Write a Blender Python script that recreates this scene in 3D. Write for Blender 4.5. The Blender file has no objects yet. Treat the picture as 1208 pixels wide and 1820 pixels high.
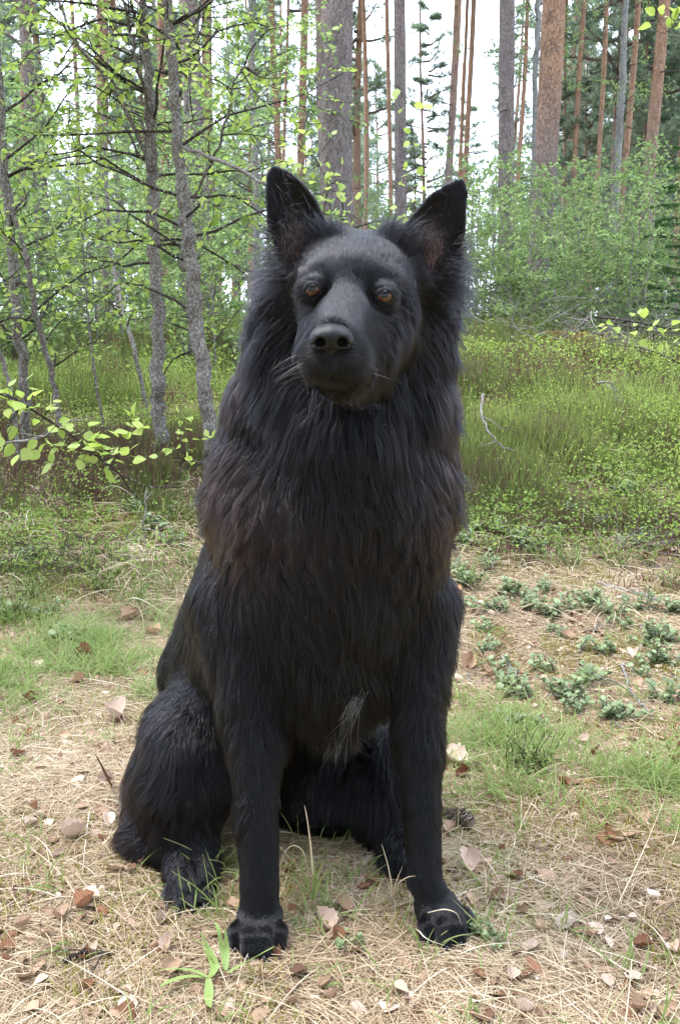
import bpy, math, random
import numpy as np
from mathutils import Vector, Matrix
from mathutils.kdtree import KDTree

# ------------------------------------------------------------------ camera, sky, sun, exposure
sc = bpy.context.scene
col = sc.collection
CAM_H = 0.76
PITCH = math.radians(11.0)
F_PX = 1600.0                      # focal length in photograph pixels (1208 x 1820)
cam_data = bpy.data.cameras.new('camera')
cam_data.sensor_fit = 'VERTICAL'
cam_data.sensor_height = 24.0
cam_data.lens = 24.0 * F_PX / 1820.0
cam_data.clip_start = 0.02
cam_data.clip_end = 2000.0
cam = bpy.data.objects.new('camera', cam_data)
cam.location = (0, 0, CAM_H)
cam.rotation_euler = (math.radians(90) - PITCH, 0, 0)
col.objects.link(cam)
sc.camera = cam

SUN_EL, SUN_AZ = math.radians(66), math.radians(-75)      # azimuth from +Y, clockwise
world = bpy.data.worlds.new("World")
sc.world = world
world.use_nodes = True
wn, wl = world.node_tree.nodes, world.node_tree.links
wn.clear()
sky = wn.new('ShaderNodeTexSky'); sky.sky_type = 'NISHITA'; sky.sun_disc = False
sky.sun_elevation = SUN_EL; sky.sun_rotation = SUN_AZ
sky.air_density = 1.0; sky.dust_density = 2.0; sky.ozone_density = 1.5
# thin, even overcast: a pale cloud veil over the blue, a little uneven
tc = wn.new('ShaderNodeTexCoord')
nz = wn.new('ShaderNodeTexNoise'); nz.inputs['Scale'].default_value = 3.0; nz.inputs['Detail'].default_value = 5.0
wl.new(tc.outputs['Generated'], nz.inputs['Vector'])
rmp = wn.new('ShaderNodeMapRange'); rmp.inputs['From Min'].default_value = .3; rmp.inputs['From Max'].default_value = .7
rmp.inputs['To Min'].default_value = .62; rmp.inputs['To Max'].default_value = .9
wl.new(nz.outputs['Fac'], rmp.inputs['Value'])
wmix = wn.new('ShaderNodeMix'); wmix.data_type = 'RGBA'
wl.new(rmp.outputs['Result'], wmix.inputs['Factor'])
wl.new(sky.outputs['Color'], wmix.inputs[6])
# an overcast sky is about three times brighter overhead than at the horizon
sz = wn.new('ShaderNodeSeparateXYZ'); wl.new(tc.outputs['Generated'], sz.inputs[0])
el = wn.new('ShaderNodeMapRange'); wl.new(sz.outputs['Z'], el.inputs['Value'])
el.inputs['From Min'].default_value = 0; el.inputs['From Max'].default_value = 1
el.inputs['To Min'].default_value = .40; el.inputs['To Max'].default_value = 1.25
veil = wn.new('ShaderNodeVectorMath'); veil.operation = 'SCALE'; veil.inputs[0].default_value = (11.4, 13.0, 15.8)
wl.new(el.outputs['Result'], veil.inputs['Scale']); wl.new(veil.outputs[0], wmix.inputs[7])
bg = wn.new('ShaderNodeBackground'); bg.inputs['Strength'].default_value = 0.14
wl.new(wmix.outputs[2], bg.inputs['Color'])
wo = wn.new('ShaderNodeOutputWorld'); wl.new(bg.outputs[0], wo.inputs['Surface'])

sd = bpy.data.lights.new('sun', 'SUN'); sd.energy = 1.5; sd.angle = math.radians(18); sd.color = (1, .95, .88)
sun = bpy.data.objects.new('sun', sd); col.objects.link(sun)
sdir = Vector((math.sin(SUN_AZ) * math.cos(SUN_EL), math.cos(SUN_AZ) * math.cos(SUN_EL), math.sin(SUN_EL)))
sun.rotation_euler = sdir.to_track_quat('Z', 'Y').to_euler()

sc.view_settings.view_transform = 'Standard'
sc.view_settings.look = 'None'
sc.view_settings.exposure = 2.0
sc.view_settings.gamma = 1.0
sc.render.engine = 'CYCLES'
sc.cycles.max_bounces = 7
sc.cycles.diffuse_bounces = 3
sc.cycles.glossy_bounces = 3
sc.cycles.transmission_bounces = 5
sc.cycles.transparent_max_bounces = 8
sc.cycles.use_denoising = True

# ------------------------------------------------------------------ helpers
rng = np.random.default_rng(7)
CP, SP = math.cos(PITCH), math.sin(PITCH)

def P(px, py, Y):
    """Point at ground distance Y seen at a pixel of the photograph (used to read positions off it)."""
    u, v = (px - 604) / F_PX, (910 - py) / F_PX
    t = Y / (CP + v * SP)
    return np.array([u * t, Y, CAM_H + t * (-SP + v * CP)])

def link(o, parent=None):
    col.objects.link(o)
    if parent is not None:
        o.parent = parent
    return o

def tag(o, label=None, cat=None, group=None, kind=None):
    if label: o['label'] = label
    if cat: o['category'] = cat
    if group: o['group'] = group
    if kind: o['kind'] = kind
    return o

def empty(name, loc=(0, 0, 0), rot=(0, 0, 0)):
    o = bpy.data.objects.new(name, None)
    o.location = loc; o.rotation_euler = rot
    o.empty_display_size = .05
    return link(o)

def mesh_data(name, V, F, mat=None, smooth=True, attrs=None):
    """V (n,3); F (m,3) or (m,4) int array, or a list of such arrays; attrs name -> per-vertex float array."""
    V = np.asarray(V, dtype=np.float32)
    Fs = F if isinstance(F, list) else [F]
    Fs = [np.asarray(f, dtype=np.int32) for f in Fs if len(f)]
    me = bpy.data.meshes.new(name)
    me.vertices.add(len(V)); me.vertices.foreach_set('co', V.ravel())
    nl = sum(f.size for f in Fs); nf = sum(len(f) for f in Fs)
    me.loops.add(nl); me.polygons.add(nf)
    me.loops.foreach_set('vertex_index', np.concatenate([f.ravel() for f in Fs]))
    ls, k = [], 0
    for f in Fs:
        n = f.shape[1]; ls.append(k + np.arange(len(f)) * n); k += f.size
    me.polygons.foreach_set('loop_start', np.concatenate(ls).astype(np.int32))
    me.polygons.foreach_set('use_smooth', np.full(nf, smooth))
    for an, av in (attrs or {}).items():
        av = np.asarray(av, dtype=np.float32)
        if av.ndim == 2:
            a = me.attributes.new(an, 'FLOAT_VECTOR', 'POINT'); a.data.foreach_set('vector', av.ravel())
        else:
            a = me.attributes.new(an, 'FLOAT', 'POINT'); a.data.foreach_set('value', av)
    me.update(calc_edges=True)
    if mat: me.materials.append(mat)
    return me

def mesh_obj(name, V, F, mat=None, parent=None, smooth=True, attrs=None, origin=None):
    if origin is not None:
        V = np.asarray(V) - np.asarray(origin)
    o = bpy.data.objects.new(name, mesh_data(name, V, F, mat, smooth, attrs))
    if origin is not None: o.location = origin
    return link(o, parent)

def curves_obj(name, pts, rad, mat, parent=None, attrs=None):
    """pts (n,k,3), rad (n,k): n strands of k points as one hair-curves object."""
    n, k, _ = pts.shape
    hc = bpy.data.hair_curves.new(name)
    hc.add_curves([k] * n)
    hc.attributes['position'].data.foreach_set('vector', pts.astype(np.float32).ravel())
    rad = np.broadcast_to(rad, (n, k))
    ra = hc.attributes.get('radius') or hc.attributes.new('radius', 'FLOAT', 'POINT')
    ra.data.foreach_set('value', rad.astype(np.float32).ravel())
    for an, av in (attrs or {}).items():
        a = hc.attributes.new(an, 'FLOAT', 'CURVE'); a.data.foreach_set('value', np.asarray(av, np.float32))
    if mat: hc.materials.append(mat)
    return link(bpy.data.objects.new(name, hc), parent)

def vnoise(p, scale, seed=0):
    """cheap smooth noise in numpy: a sum of rotated sines, roughly -1..1"""
    p = np.asarray(p) * scale
    r = np.random.default_rng(seed)
    out = np.zeros(p.shape[:-1])
    for i in range(7):
        k = r.normal(size=p.shape[-1]); k *= (0.7 + .35 * i) / np.linalg.norm(k)
        out += np.sin(p @ k * 2.2 + r.uniform(0, 6.28)) / (1 + .25 * i)
    return out / 2.6

def norm(a):
    return a / np.maximum(np.linalg.norm(a, axis=-1, keepdims=True), 1e-9)

def smooth01(x, a, b):
    t = np.clip((x - a) / (b - a), 0, 1); return t * t * (3 - 2 * t)

# ------------------------------------------------------------------ materials
def new_mat(name):
    m = bpy.data.materials.new(name); m.use_nodes = True
    nt = m.node_tree; nt.nodes.clear()
    out = nt.nodes.new('ShaderNodeOutputMaterial')
    return m, nt.nodes, nt.links, out

def pbsdf(n, base=(.5, .5, .5), rough=.7, spec=.3, **kw):
    b = n.new('ShaderNodeBsdfPrincipled')
    b.inputs['Base Color'].default_value = (*base, 1)
    b.inputs['Roughness'].default_value = rough
    b.inputs['Specular IOR Level'].default_value = spec
    for k, v in kw.items(): b.inputs[k.replace('_', ' ')].default_value = v
    return b

def ramp(n, stops, interp='LINEAR'):
    r = n.new('ShaderNodeValToRGB'); e = r.color_ramp
    e.interpolation = interp
    while len(e.elements) < len(stops): e.elements.new(.5)
    for el, (p, c) in zip(e.elements, stops):
        el.position = p; el.color = (*c, 1)
    return r

def noise(n, l, scale, detail=4, rough=.6, vec=None, dist=0):
    t = n.new('ShaderNodeTexNoise'); t.inputs['Scale'].default_value = scale
    t.inputs['Detail'].default_value = detail; t.inputs['Roughness'].default_value = rough
    t.inputs['Distortion'].default_value = dist
    if vec is not None: l.new(vec, t.inputs['Vector'])
    return t

def objcoord(n, scale=(1, 1, 1), l=None):
    tc = n.new('ShaderNodeTexCoord'); mp = n.new('ShaderNodeMapping')
    mp.inputs['Scale'].default_value = scale
    l.new(tc.outputs['Object'], mp.inputs['Vector'])
    return mp.outputs['Vector']

def mix(n, l, fac, a, b, mode='MIX'):
    m = n.new('ShaderNodeMix'); m.data_type = 'RGBA'; m.blend_type = mode
    for s, i in ((fac, 0), (a, 6), (b, 7)):
        if hasattr(s, 'is_linked') or hasattr(s, 'links'): l.new(s, m.inputs[i])
        elif i == 0: m.inputs[0].default_value = s
        else: m.inputs[i].default_value = (*s, 1)
    return m.outputs[2]

def bump(n, l, h, strength, dist, bsdf):
    b = n.new('ShaderNodeBump'); b.inputs['Strength'].default_value = strength; b.inputs['Distance'].default_value = dist
    l.new(h, b.inputs['Height']); l.new(b.outputs[0], bsdf.inputs['Normal'])

def strand_mat(name, stops, rough=.6, trans=.0, spec=.25, attr='tint'):
    """blades, straw, leaves: colour picked by a per-piece attribute, some light passing through"""
    m, n, l, out = new_mat(name)
    a = n.new('ShaderNodeAttribute'); a.attribute_name = attr
    r = ramp(n, stops); l.new(a.outputs['Fac'], r.inputs[0])
    b = pbsdf(n, rough=rough, spec=spec); l.new(r.outputs[0], b.inputs['Base Color'])
    if trans > 0:
        t = n.new('ShaderNodeBsdfTranslucent'); l.new(r.outputs[0], t.inputs['Color'])
        mx = n.new('ShaderNodeMixShader'); mx.inputs[0].default_value = trans
        l.new(b.outputs[0], mx.inputs[1]); l.new(t.outputs[0], mx.inputs[2]); l.new(mx.outputs[0], out.inputs[0])
    else:
        l.new(b.outputs[0], out.inputs[0])
    return m
# ------------------------------------------------------------------ THE DOG
class SDF:
    """signed distance on a rectilinear grid, sculpted with smooth unions, then meshed by surface nets"""
    def __init__(s, xs, ys, zs):
        s.ax = [np.asarray(a, np.float32) for a in (xs, ys, zs)]
        s.D = np.full([len(a) for a in s.ax], .08, np.float32)
    def box(s, lo, hi):
        sl = []
        for a, l, h in zip(s.ax, lo, hi):
            i, j = np.searchsorted(a, l), np.searchsorted(a, h); sl.append(slice(max(i - 1, 0), min(j + 1, len(a))))
        sl = tuple(sl)
        g = np.meshgrid(*[a[q] for a, q in zip(s.ax, sl)], indexing='ij', sparse=True)
        return sl, g
    def merge(s, sl, d, k, mode):
        D = s.D[sl]
        if mode == 'u':
            h = np.clip(.5 + .5 * (D - d) / k, 0, 1); s.D[sl] = D * (1 - h) + d * h - k * h * (1 - h)
        else:
            h = np.clip(.5 - .5 * (D + d) / k, 0, 1); s.D[sl] = D * (1 - h) - d * h + k * h * (1 - h)
    def cone(s, a, ra, b, rb, k=.02, mode='u'):
        a, b = np.asarray(a, float), np.asarray(b, float); m = max(ra, rb) + .07
        sl, (X, Y, Z) = s.box(np.minimum(a, b) - m, np.maximum(a, b) + m)
        ba = b - a; L2 = ba @ ba
        t = np.clip(((X - a[0]) * ba[0] + (Y - a[1]) * ba[1] + (Z - a[2]) * ba[2]) / L2, 0, 1)
        d = np.sqrt((X - a[0] - t * ba[0])**2 + (Y - a[1] - t * ba[1])**2 + (Z - a[2] - t * ba[2])**2) - (ra + t * (rb - ra))
        s.merge(sl, d.astype(np.float32), k, mode)
    def ell(s, c, r, k=.02, mode='u', rot=None):
        c, r = np.asarray(c, float), np.asarray(r, float); m = max(r) + .06
        sl, (X, Y, Z) = s.box(c - m, c + m)
        X, Y, Z = X - c[0], Y - c[1], Z - c[2]
        if rot is not None:
            R = np.array(rot)       # rows: local axes
            X, Y, Z = (R[i, 0] * X + R[i, 1] * Y + R[i, 2] * Z for i in range(3))
        k0 = np.sqrt((X / r[0])**2 + (Y / r[1])**2 + (Z / r[2])**2)
        k1 = np.sqrt((X / r[0]**2)**2 + (Y / r[1]**2)**2 + (Z / r[2]**2)**2)
        s.merge(sl, (k0 * (k0 - 1) / np.maximum(k1, 1e-6)).astype(np.float32), k, mode)
    def sheet(s, poly, origin, ax_u, ax_v, cup, th, rnd=.004, k=.012):
        """a curved plate with a polygon outline: the ear"""
        origin = np.asarray(origin, float); u = np.asarray(ax_u, float); v = np.asarray(ax_v, float); w = np.cross(u, v)
        pts = np.array([origin + p[0] * u + p[1] * v for p in poly])
        sl, (X, Y, Z) = s.box(pts.min(0) - .06, pts.max(0) + .06)
        X, Y, Z = X - origin[0], Y - origin[1], Z - origin[2]
        U = u[0] * X + u[1] * Y + u[2] * Z; V = v[0] * X + v[1] * Y + v[2] * Z; W = w[0] * X + w[1] * Y + w[2] * Z
        d2 = np.full(U.shape, 1e9); sgn = np.ones(U.shape); n = len(poly); j = n - 1
        for i in range(n):
            vi, vj = poly[i], poly[j]; ex, ey = vj[0] - vi[0], vj[1] - vi[1]; wx, wy = U - vi[0], V - vi[1]
            t = np.clip((wx * ex + wy * ey) / (ex * ex + ey * ey), 0, 1)
            d2 = np.minimum(d2, (wx - ex * t)**2 + (wy - ey * t)**2)
            c1, c2, c3 = V >= vi[1], V < vj[1], ex * wy > ey * wx
            sgn = np.where((c1 & c2 & c3) | (~c1 & ~c2 & ~c3), -sgn, sgn); j = i
        d2 = sgn * np.sqrt(d2) + rnd
        dw = np.abs(W - cup(U, V)) * .8 - th
        d = np.minimum(np.maximum(d2, dw), 0) + np.sqrt(np.maximum(d2, 0)**2 + np.maximum(dw, 0)**2) - rnd
        s.merge(sl, d.astype(np.float32), k, 'u')
    def mesh(s):
        D = s.D; n = D.shape; neg = D < 0
        c = np.zeros([q - 1 for q in n], np.int8)
        for i in (0, 1):
            for j in (0, 1):
                for k in (0, 1): c += neg[i:n[0]-1+i, j:n[1]-1+j, k:n[2]-1+k]
        act = (c > 0) & (c < 8)
        I = np.argwhere(act); idx = np.full(act.shape, -1, np.int32); idx[act] = np.arange(len(I))
        acc = np.zeros((len(I), 3)); cnt = np.zeros(len(I))
        A = [s.ax[q] for q in range(3)]
        for axis in range(3):
            o = [q for q in range(3) if q != axis]
            for p in (0, 1):
                for q in (0, 1):
                    a = I.copy(); a[:, o[0]] += p; a[:, o[1]] += q; b = a.copy(); b[:, axis] += 1
                    da, db = D[tuple(a.T)], D[tuple(b.T)]; m = (da < 0) != (db < 0)
                    t = np.where(m, da / np.where(m, da - db, 1), 0)
                    pa = np.stack([A[z][a[:, z]] for z in range(3)], 1); pb = np.stack([A[z][b[:, z]] for z in range(3)], 1)
                    acc[m] += (pa + t[:, None] * (pb - pa))[m]; cnt[m] += 1
        V = acc / cnt[:, None]; Q = []
        for axis in range(3):
            o = [(axis + 1) % 3, (axis + 2) % 3]
            hi = list(n); hi[axis] -= 1
            sa = [slice(0, n[z]) for z in range(3)]; sb = list(sa); sa[axis] = slice(0, n[axis]-1); sb[axis] = slice(1, n[axis])
            na, nb = neg[tuple(sa)], neg[tuple(sb)]
            E = np.argwhere(na != nb)
            E = E[(E[:, o[0]] > 0) & (E[:, o[1]] > 0) & (E[:, o[0]] < n[o[0]]-1) & (E[:, o[1]] < n[o[1]]-1)]
            f = na[tuple(E.T)]
            def cell(du, dv):
                e = E.copy(); e[:, o[0]] += du; e[:, o[1]] += dv; return idx[tuple(e.T)]
            q = np.stack([cell(-1, -1), cell(0, -1), cell(0, 0), cell(-1, 0)], 1)
            q[~f] = q[~f][:, ::-1]; Q.append(q)
        return V, np.concatenate(Q)

def vertex_normals(V, Q):
    e1 = V[Q[:, 2]] - V[Q[:, 0]]; e2 = V[Q[:, 3]] - V[Q[:, 1]]
    fn = np.cross(e1, e2); N = np.zeros_like(V)
    for i in range(4): np.add.at(N, Q[:, i], fn)
    return norm(N)

def axis_steps(lo, f0, f1, hi, coarse, fine):
    return np.concatenate([np.arange(lo, f0, coarse), np.arange(f0, f1, fine), np.arange(f1, hi, coarse)])

S = SDF(axis_steps(-.42, -.13, .175, .24, .005, .0022), axis_steps(.93, .93, 1.16, 1.72, .005, .0024), axis_steps(-.02, .68, .97, .98, .005, .0022))
# ---- trunk
S.cone(P(610, 860, 1.20), .105, P(575, 1010, 1.22), .120, .04)
S.ell(P(594, 905, 1.19), (.130, .108, .125), .05)
S.ell(P(468, 935, 1.205), (.062, .080, .120), .04)
S.ell(P(716, 945, 1.205), (.056, .080, .115), .04)
S.ell(P(583, 1085, 1.20), (.118, .105, .135), .05)
S.ell(P(590, 1205, 1.175), (.075, .065, .065), .04)
S.cone(P(545, 960, 1.31), .125, P(425, 1200, 1.47), .125, .05)
S.cone(P(500, 1080, 1.25), .12, P(480, 1260, 1.38), .13, .05)
S.ell(P(590, 1390, 1.37), (.13, .11, .10), .04)
S.cone(P(468, 740, 1.20), .046, P(452, 880, 1.205), .060, .03)
S.cone(P(742, 740, 1.20), .042, P(736, 880, 1.205), .054, .03)
# ---- haunches and hind legs
S.ell(P(345, 1335, 1.29), (.075, .12, .100), .04)
S.cone(P(320, 1400, 1.22), .055, P(340, 1500, 1.19), .034, .03)
S.cone(P(340, 1500, 1.19), .034, P(332, 1565, 1.15), .026, .008)
S.ell((-.205, 1.145, .024), (.030, .050, .022), .02)
for dx, dy in ((-.025, -.030), (-.009, -.042), (.008, -.042), (.022, -.032)):
    S.ell((-.205 + dx, 1.14 + dy, .014), (.0095, .020, .013), .006)
S.ell(P(690, 1390, 1.33), (.06, .11, .10), .04)
S.cone(P(690, 1430, 1.28), .050, P(695, 1500, 1.26), .036, .03)
S.cone((.078, 1.26, .030), .030, (.092, 1.17, .024), .024, .03)
# ---- tail lying round the haunch
S.cone(P(400, 1400, 1.52), .05, P(320, 1440, 1.40), .055, .02)
S.cone(P(320, 1440, 1.40), .055, P(275, 1478, 1.24), .040, .01)
S.cone(P(290, 1400, 1.30), .05, P(275, 1478, 1.24), .042, .02)
S.cone(P(300, 1390, 1.25), .052, P(305, 1490, 1.215), .040, .03)
# ---- fore legs
S.cone(P(440, 1080, 1.20), .058, P(447, 1230, 1.14), .040, .035)
S.cone(P(447, 1230, 1.14), .040, P(457, 1420, 1.08), .0255, .004)
S.cone(P(457, 1420, 1.08), .0255, P(461, 1565, 1.045), .0225, .003)
S.cone(P(461, 1565, 1.045), .0225, (-.103, 1.035, .034), .024, .004)
S.cone(P(742, 1080, 1.21), .054, P(742, 1230, 1.16), .035, .035)
S.cone(P(742, 1230, 1.16), .035, P(750, 1420, 1.10), .0215, .004)
S.cone(P(750, 1420, 1.10), .0215, P(754, 1560, 1.065), .0205, .003)
S.cone(P(754, 1560, 1.065), .0205, (.124, 1.055, .034), .022, .004)
PAWS = [(-.103, 1.030, 0.0), (.127, 1.050, .35)]
for px_, py_, tw in PAWS:
    S.ell((px_, py_ + .008, .026), (.027, .034, .021), .010)
    for dx, dy, rr in ((-.0245, -.022, .0098), (-.0088, -.035, .0108), (.0088, -.035, .0108), (.0245, -.022, .0098)):
        c_, s_ = math.cos(tw), math.sin(tw)
        ex, ey = dx * c_ - dy * s_, dx * s_ + dy * c_
        S.cone((px_ + ex * .55, py_ + ey * .2, .036), rr * .9, (px_ + ex * 1.02, py_ + ey * .82, .026), rr * 1.1, .006)
        S.cone((px_ + ex * 1.02, py_ + ey * .82, .026), rr * 1.1, (px_ + ex * 1.04, py_ + ey * 1.06, .014), rr * 1.08, .004)
# ---- neck and head
S.cone(P(645, 560, 1.21), .080, P(610, 830, 1.21), .105, .05)
S.cone(P(652, 600, 1.155), .045, P(610, 760, 1.15), .078, .04)
S.ell(P(626, 492, 1.125), (.074, .075, .046), .03)
S.cone(P(592, 450, 1.14), .024, P(668, 452, 1.145), .024, .02)
S.ell(P(619, 500, 1.070), (.050, .038, .030), .02)
S.ell(P(574, 492, 1.060), (.014, .012, .008), .014)
S.ell(P(668, 498, 1.060), (.014, .012, .008), .014)
S.cone(P(622, 520, 1.065), .030, P(592, 588, .975), .0195, .02)
S.cone(P(632, 572, 1.085), .045, P(598, 628, .985), .033, .02)
S.ell(P(565, 643, .985), (.022, .032, .025), .012)
S.ell(P(620, 648, .985), (.025, .036, .027), .012)
S.ell(P(590, 650, .975), (.018, .024, .022), .01)
S.cone(P(646, 648, 1.10), .034, P(600, 668, 1.0), .024, .010)
S.ell(P(580, 548, 1.110), (.026, .046, .036), .02)
S.ell(P(690, 568, 1.11), (.032, .055, .042), .03)
S.cone(P(684, 545, 1.075), .024, P(648, 612, 1.04), .030, .03)
S.cone(P(568, 540, 1.08), .016, P(572, 605, 1.04), .020, .02)
S.cone(P(522, 520, 1.175), .040, P(512, 690, 1.19), .058, .04)
S.cone(P(750, 535, 1.18), .038, P(724, 700, 1.19), .048, .04)
# mouth crease
for a_, b_ in (((590, 668, .955), (553, 676, .972)), ((553, 676, .972), (534, 668, .995)), ((590, 668, .955), (628, 682, .972)), ((628, 682, .972), (668, 672, 1.02))):
    S.cone(P(*a_), .0012, P(*b_), .0012, .004, 's')
# temples / eye sockets
EYES = [(P(556, 516, 1.0360), .0125), (P(683, 527, 1.0360), .0125)]
for e, r in EYES:
    S.ell(e + (0, -.008, -.002), (.017, .012, .011), .016, 's')
    S.ell(e + (0, .0015, 0), (.0150, .0150, .0138), .010)
for (e, r), tilt in zip(EYES, (-.06, .10)):
    # almond opening between the lids, long axis tilted like the photo's
    c_, s_ = math.cos(tilt), math.sin(tilt)
    S.ell(e + (0, -.014, -.0010), (.0074, .016, .0068), .0012, 's', rot=[(c_, 0, -s_), (0, 1, 0), (s_, 0, c_)])
    for s__ in (-1, 1):
        S.cone(e + (0, -.014, -.0012), .0036, e + np.array([s__ * .0098 * c_, -.011, -.0022 - s__ * .0098 * s_]), .0008, .002, 's')
# ears
def ear(pts, Yb, lean, cupd):
    """pts: outline in photo pixels, base first; the plate stands near distance Yb leaning forward/back with height"""
    W = np.array([P(x, y, Yb) for x, y in pts]); o = W.mean(0)
    vax = norm(np.array([0, lean, 1.0])); uax = np.array([1.0, 0, 0])
    q = [(float((w - o) @ uax), float((w - o)[2] / vax[2])) for w in W]
    us = np.array(q)[:, 0]; vs = np.array(q)[:, 1]; v0, v1 = vs.min(), vs.max()
    iv = np.argsort(vs); 
    def cup(U, V):
        # centre line of the ear bows away from the camera, edges come forward
        cl = np.interp(V, [v0, v1], [us[vs < v0 + .03].mean(), us[vs > v1 - .02].mean()])
        hw = np.interp(V, [v0, v1], [.045, .012])
        e = np.clip(np.abs((U - cl) / hw), 0, 1.3)
        return -cupd * (1 - e**2) * np.interp(V, [v0, v1], [1.0, .25]) 
    S.sheet(q, o, uax, vax, cup, .0018, rnd=.0022, k=.010)
    return o
EAR_L = [(512, 470), (492, 440), (478, 400), (473, 350), (474, 315), (481, 298), (492, 296), (515, 309), (540, 333), (562, 362), (577, 395), (590, 425), (585, 455), (550, 470)]
EAR_R = [(810, 460), (822, 420), (826, 380), (829, 345), (824, 323), (812, 321), (790, 331), (765, 350), (742, 376), (720, 402), (700, 428), (705, 460), (740, 480), (780, 485)]
ear(EAR_L, 1.125, .10, .016)
ear(EAR_R, 1.135, .10, .016)
S.cone(P(560, 470, 1.13), .030, P(590, 440, 1.15), .022, .02)
S.cone(P(735, 480, 1.14), .032, P(700, 440, 1.15), .022, .02)
S.ell(P(545, 455, 1.150), (.034, .022, .040), .02)
S.ell(P(758, 465, 1.160), (.036, .022, .042), .02)
# hollow of each ear, opening forward
S.ell(P(524, 440, 1.105), (.013, .020, .030), .008, 's')
S.ell(P(768, 455, 1.115), (.014, .020, .030), .008, 's')
DV, DQ = S.mesh()
del S
DN = vertex_normals(DV, DQ)

# per-vertex skin tone mask: bare pinkish-brown skin in the ears
def blob(V, c, r):
    return np.exp(-(((V - c) / r)**2).sum(-1))
skin = np.clip(1.3 * blob(DV, P(521, 428, 1.115), (.020, .05, .034)) + 1.3 * blob(DV, P(767, 440, 1.125), (.019, .05, .036)), 0, 1)
skin *= (DN[:, 1] < .2)

def fur_skin_mat():
    m, n, l, out = new_mat('dog_skin')
    a = n.new('ShaderNodeAttribute'); a.attribute_name = 'skin'
    c = mix(n, l, a.outputs['Fac'], (.004, .004, .0045), (.090, .050, .043))
    b = pbsdf(n, rough=.55, spec=.25); l.new(c, b.inputs['Base Color'])
    nz = noise(n, l, 900, 3, vec=objcoord(n, l=l)); bump(n, l, nz.outputs[0], .4, .001, b)
    l.new(b.outputs[0], out.inputs[0]); return m

def hair_mat(name, stops, rough=.20, trans_col=None):
    m, n, l, out = new_mat(name)
    h = n.new('ShaderNodeBsdfHairPrincipled'); h.model = 'CHIANG'; h.parametrization = 'COLOR'
    a = n.new('ShaderNodeAttribute'); a.attribute_name = 'tint'
    r = ramp(n, stops); l.new(a.outputs['Fac'], r.inputs[0]); l.new(r.outputs[0], h.inputs['Color'])
    h.inputs['Roughness'].default_value = rough; h.inputs['Radial Roughness'].default_value = .35
    h.inputs['Coat'].default_value = 0.0; h.inputs['IOR'].default_value = 1.36
    hi = n.new('ShaderNodeHairInfo'); l.new(hi.outputs['Random'], h.inputs['Random']); h.inputs['Random Roughness'].default_value = .25
    l.new(h.outputs[0], out.inputs[0]); return m

dog = empty('dog', (0, 1.15, 0))
tag(dog, 'black long-haired shepherd dog sitting upright on the grass with pricked ears', 'dog')
def dobj(name, V, F, mat, parent=None, attrs=None):
    o = mesh_obj(name, V, F, mat, None, True, attrs); o.parent = parent or dog
    if parent is None: o.location = -Vector(dog.location)
    return o
body = dobj('body', DV, DQ, fur_skin_mat(), attrs={'skin': skin})

# ---- eyes
def eye_mat():
    m, n, l, out = new_mat('eye')
    tc = n.new('ShaderNodeTexCoord'); sp = n.new('ShaderNodeSeparateXYZ'); l.new(tc.outputs['Object'], sp.inputs[0])
    ln = n.new('ShaderNodeVectorMath'); ln.operation = 'LENGTH'
    cx = n.new('ShaderNodeCombineXYZ'); l.new(sp.outputs[0], cx.inputs[0]); l.new(sp.outputs[1], cx.inputs[1]); l.new(cx.outputs[0], ln.inputs[0])
    dv = n.new('ShaderNodeMath'); dv.operation = 'DIVIDE'; l.new(ln.outputs['Value'], dv.inputs[0]); dv.inputs[1].default_value = .0125
    r = ramp(n, [(0, (.002, .002, .002)), (.30, (.002, .002, .003)), (.42, (.015, .007, .004)), (.58, (.13, .055, .027)), (.72, (.07, .028, .013)), (.78, (.004, .003, .003)), (1, (.004, .003, .003))])
    l.new(dv.outputs[0], r.inputs[0])
    nz = noise(n, l, 1600, 4, vec=tc.outputs['Object']); c = mix(n, l, .35, r.outputs[0], nz.outputs['Fac'], 'MULTIPLY')
    b = pbsdf(n, rough=.03, spec=.42); l.new(c, b.inputs['Base Color'])
    l.new(b.outputs[0], out.inputs[0]); return m
EM = eye_mat()
th = np.linspace(0, math.pi, 25); ph = np.linspace(0, 2 * math.pi, 33)[:-1]
sv = np.array([(math.sin(t) * math.cos(p), math.sin(t) * math.sin(p), math.cos(t)) for t in th for p in ph])
sq = np.array([(i * 32 + j, (i + 1) * 32 + j, (i + 1) * 32 + (j + 1) % 32, i * 32 + (j + 1) % 32) for i in range(24) for j in range(32)])
for (e, r), gz in zip(EYES, ((-.10, -1, .34), (-.06, -1, .34))):
    o = mesh_obj('eye', sv * r * np.array([1, 1, 1.03]), sq, EM, None)
    o.parent = dog; o.location = Vector(e) + Vector((0, .0005, 0)) - Vector(dog.location)
    o.rotation_euler = Vector(gz).to_track_quat('Z', 'Y').to_euler()

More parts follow.
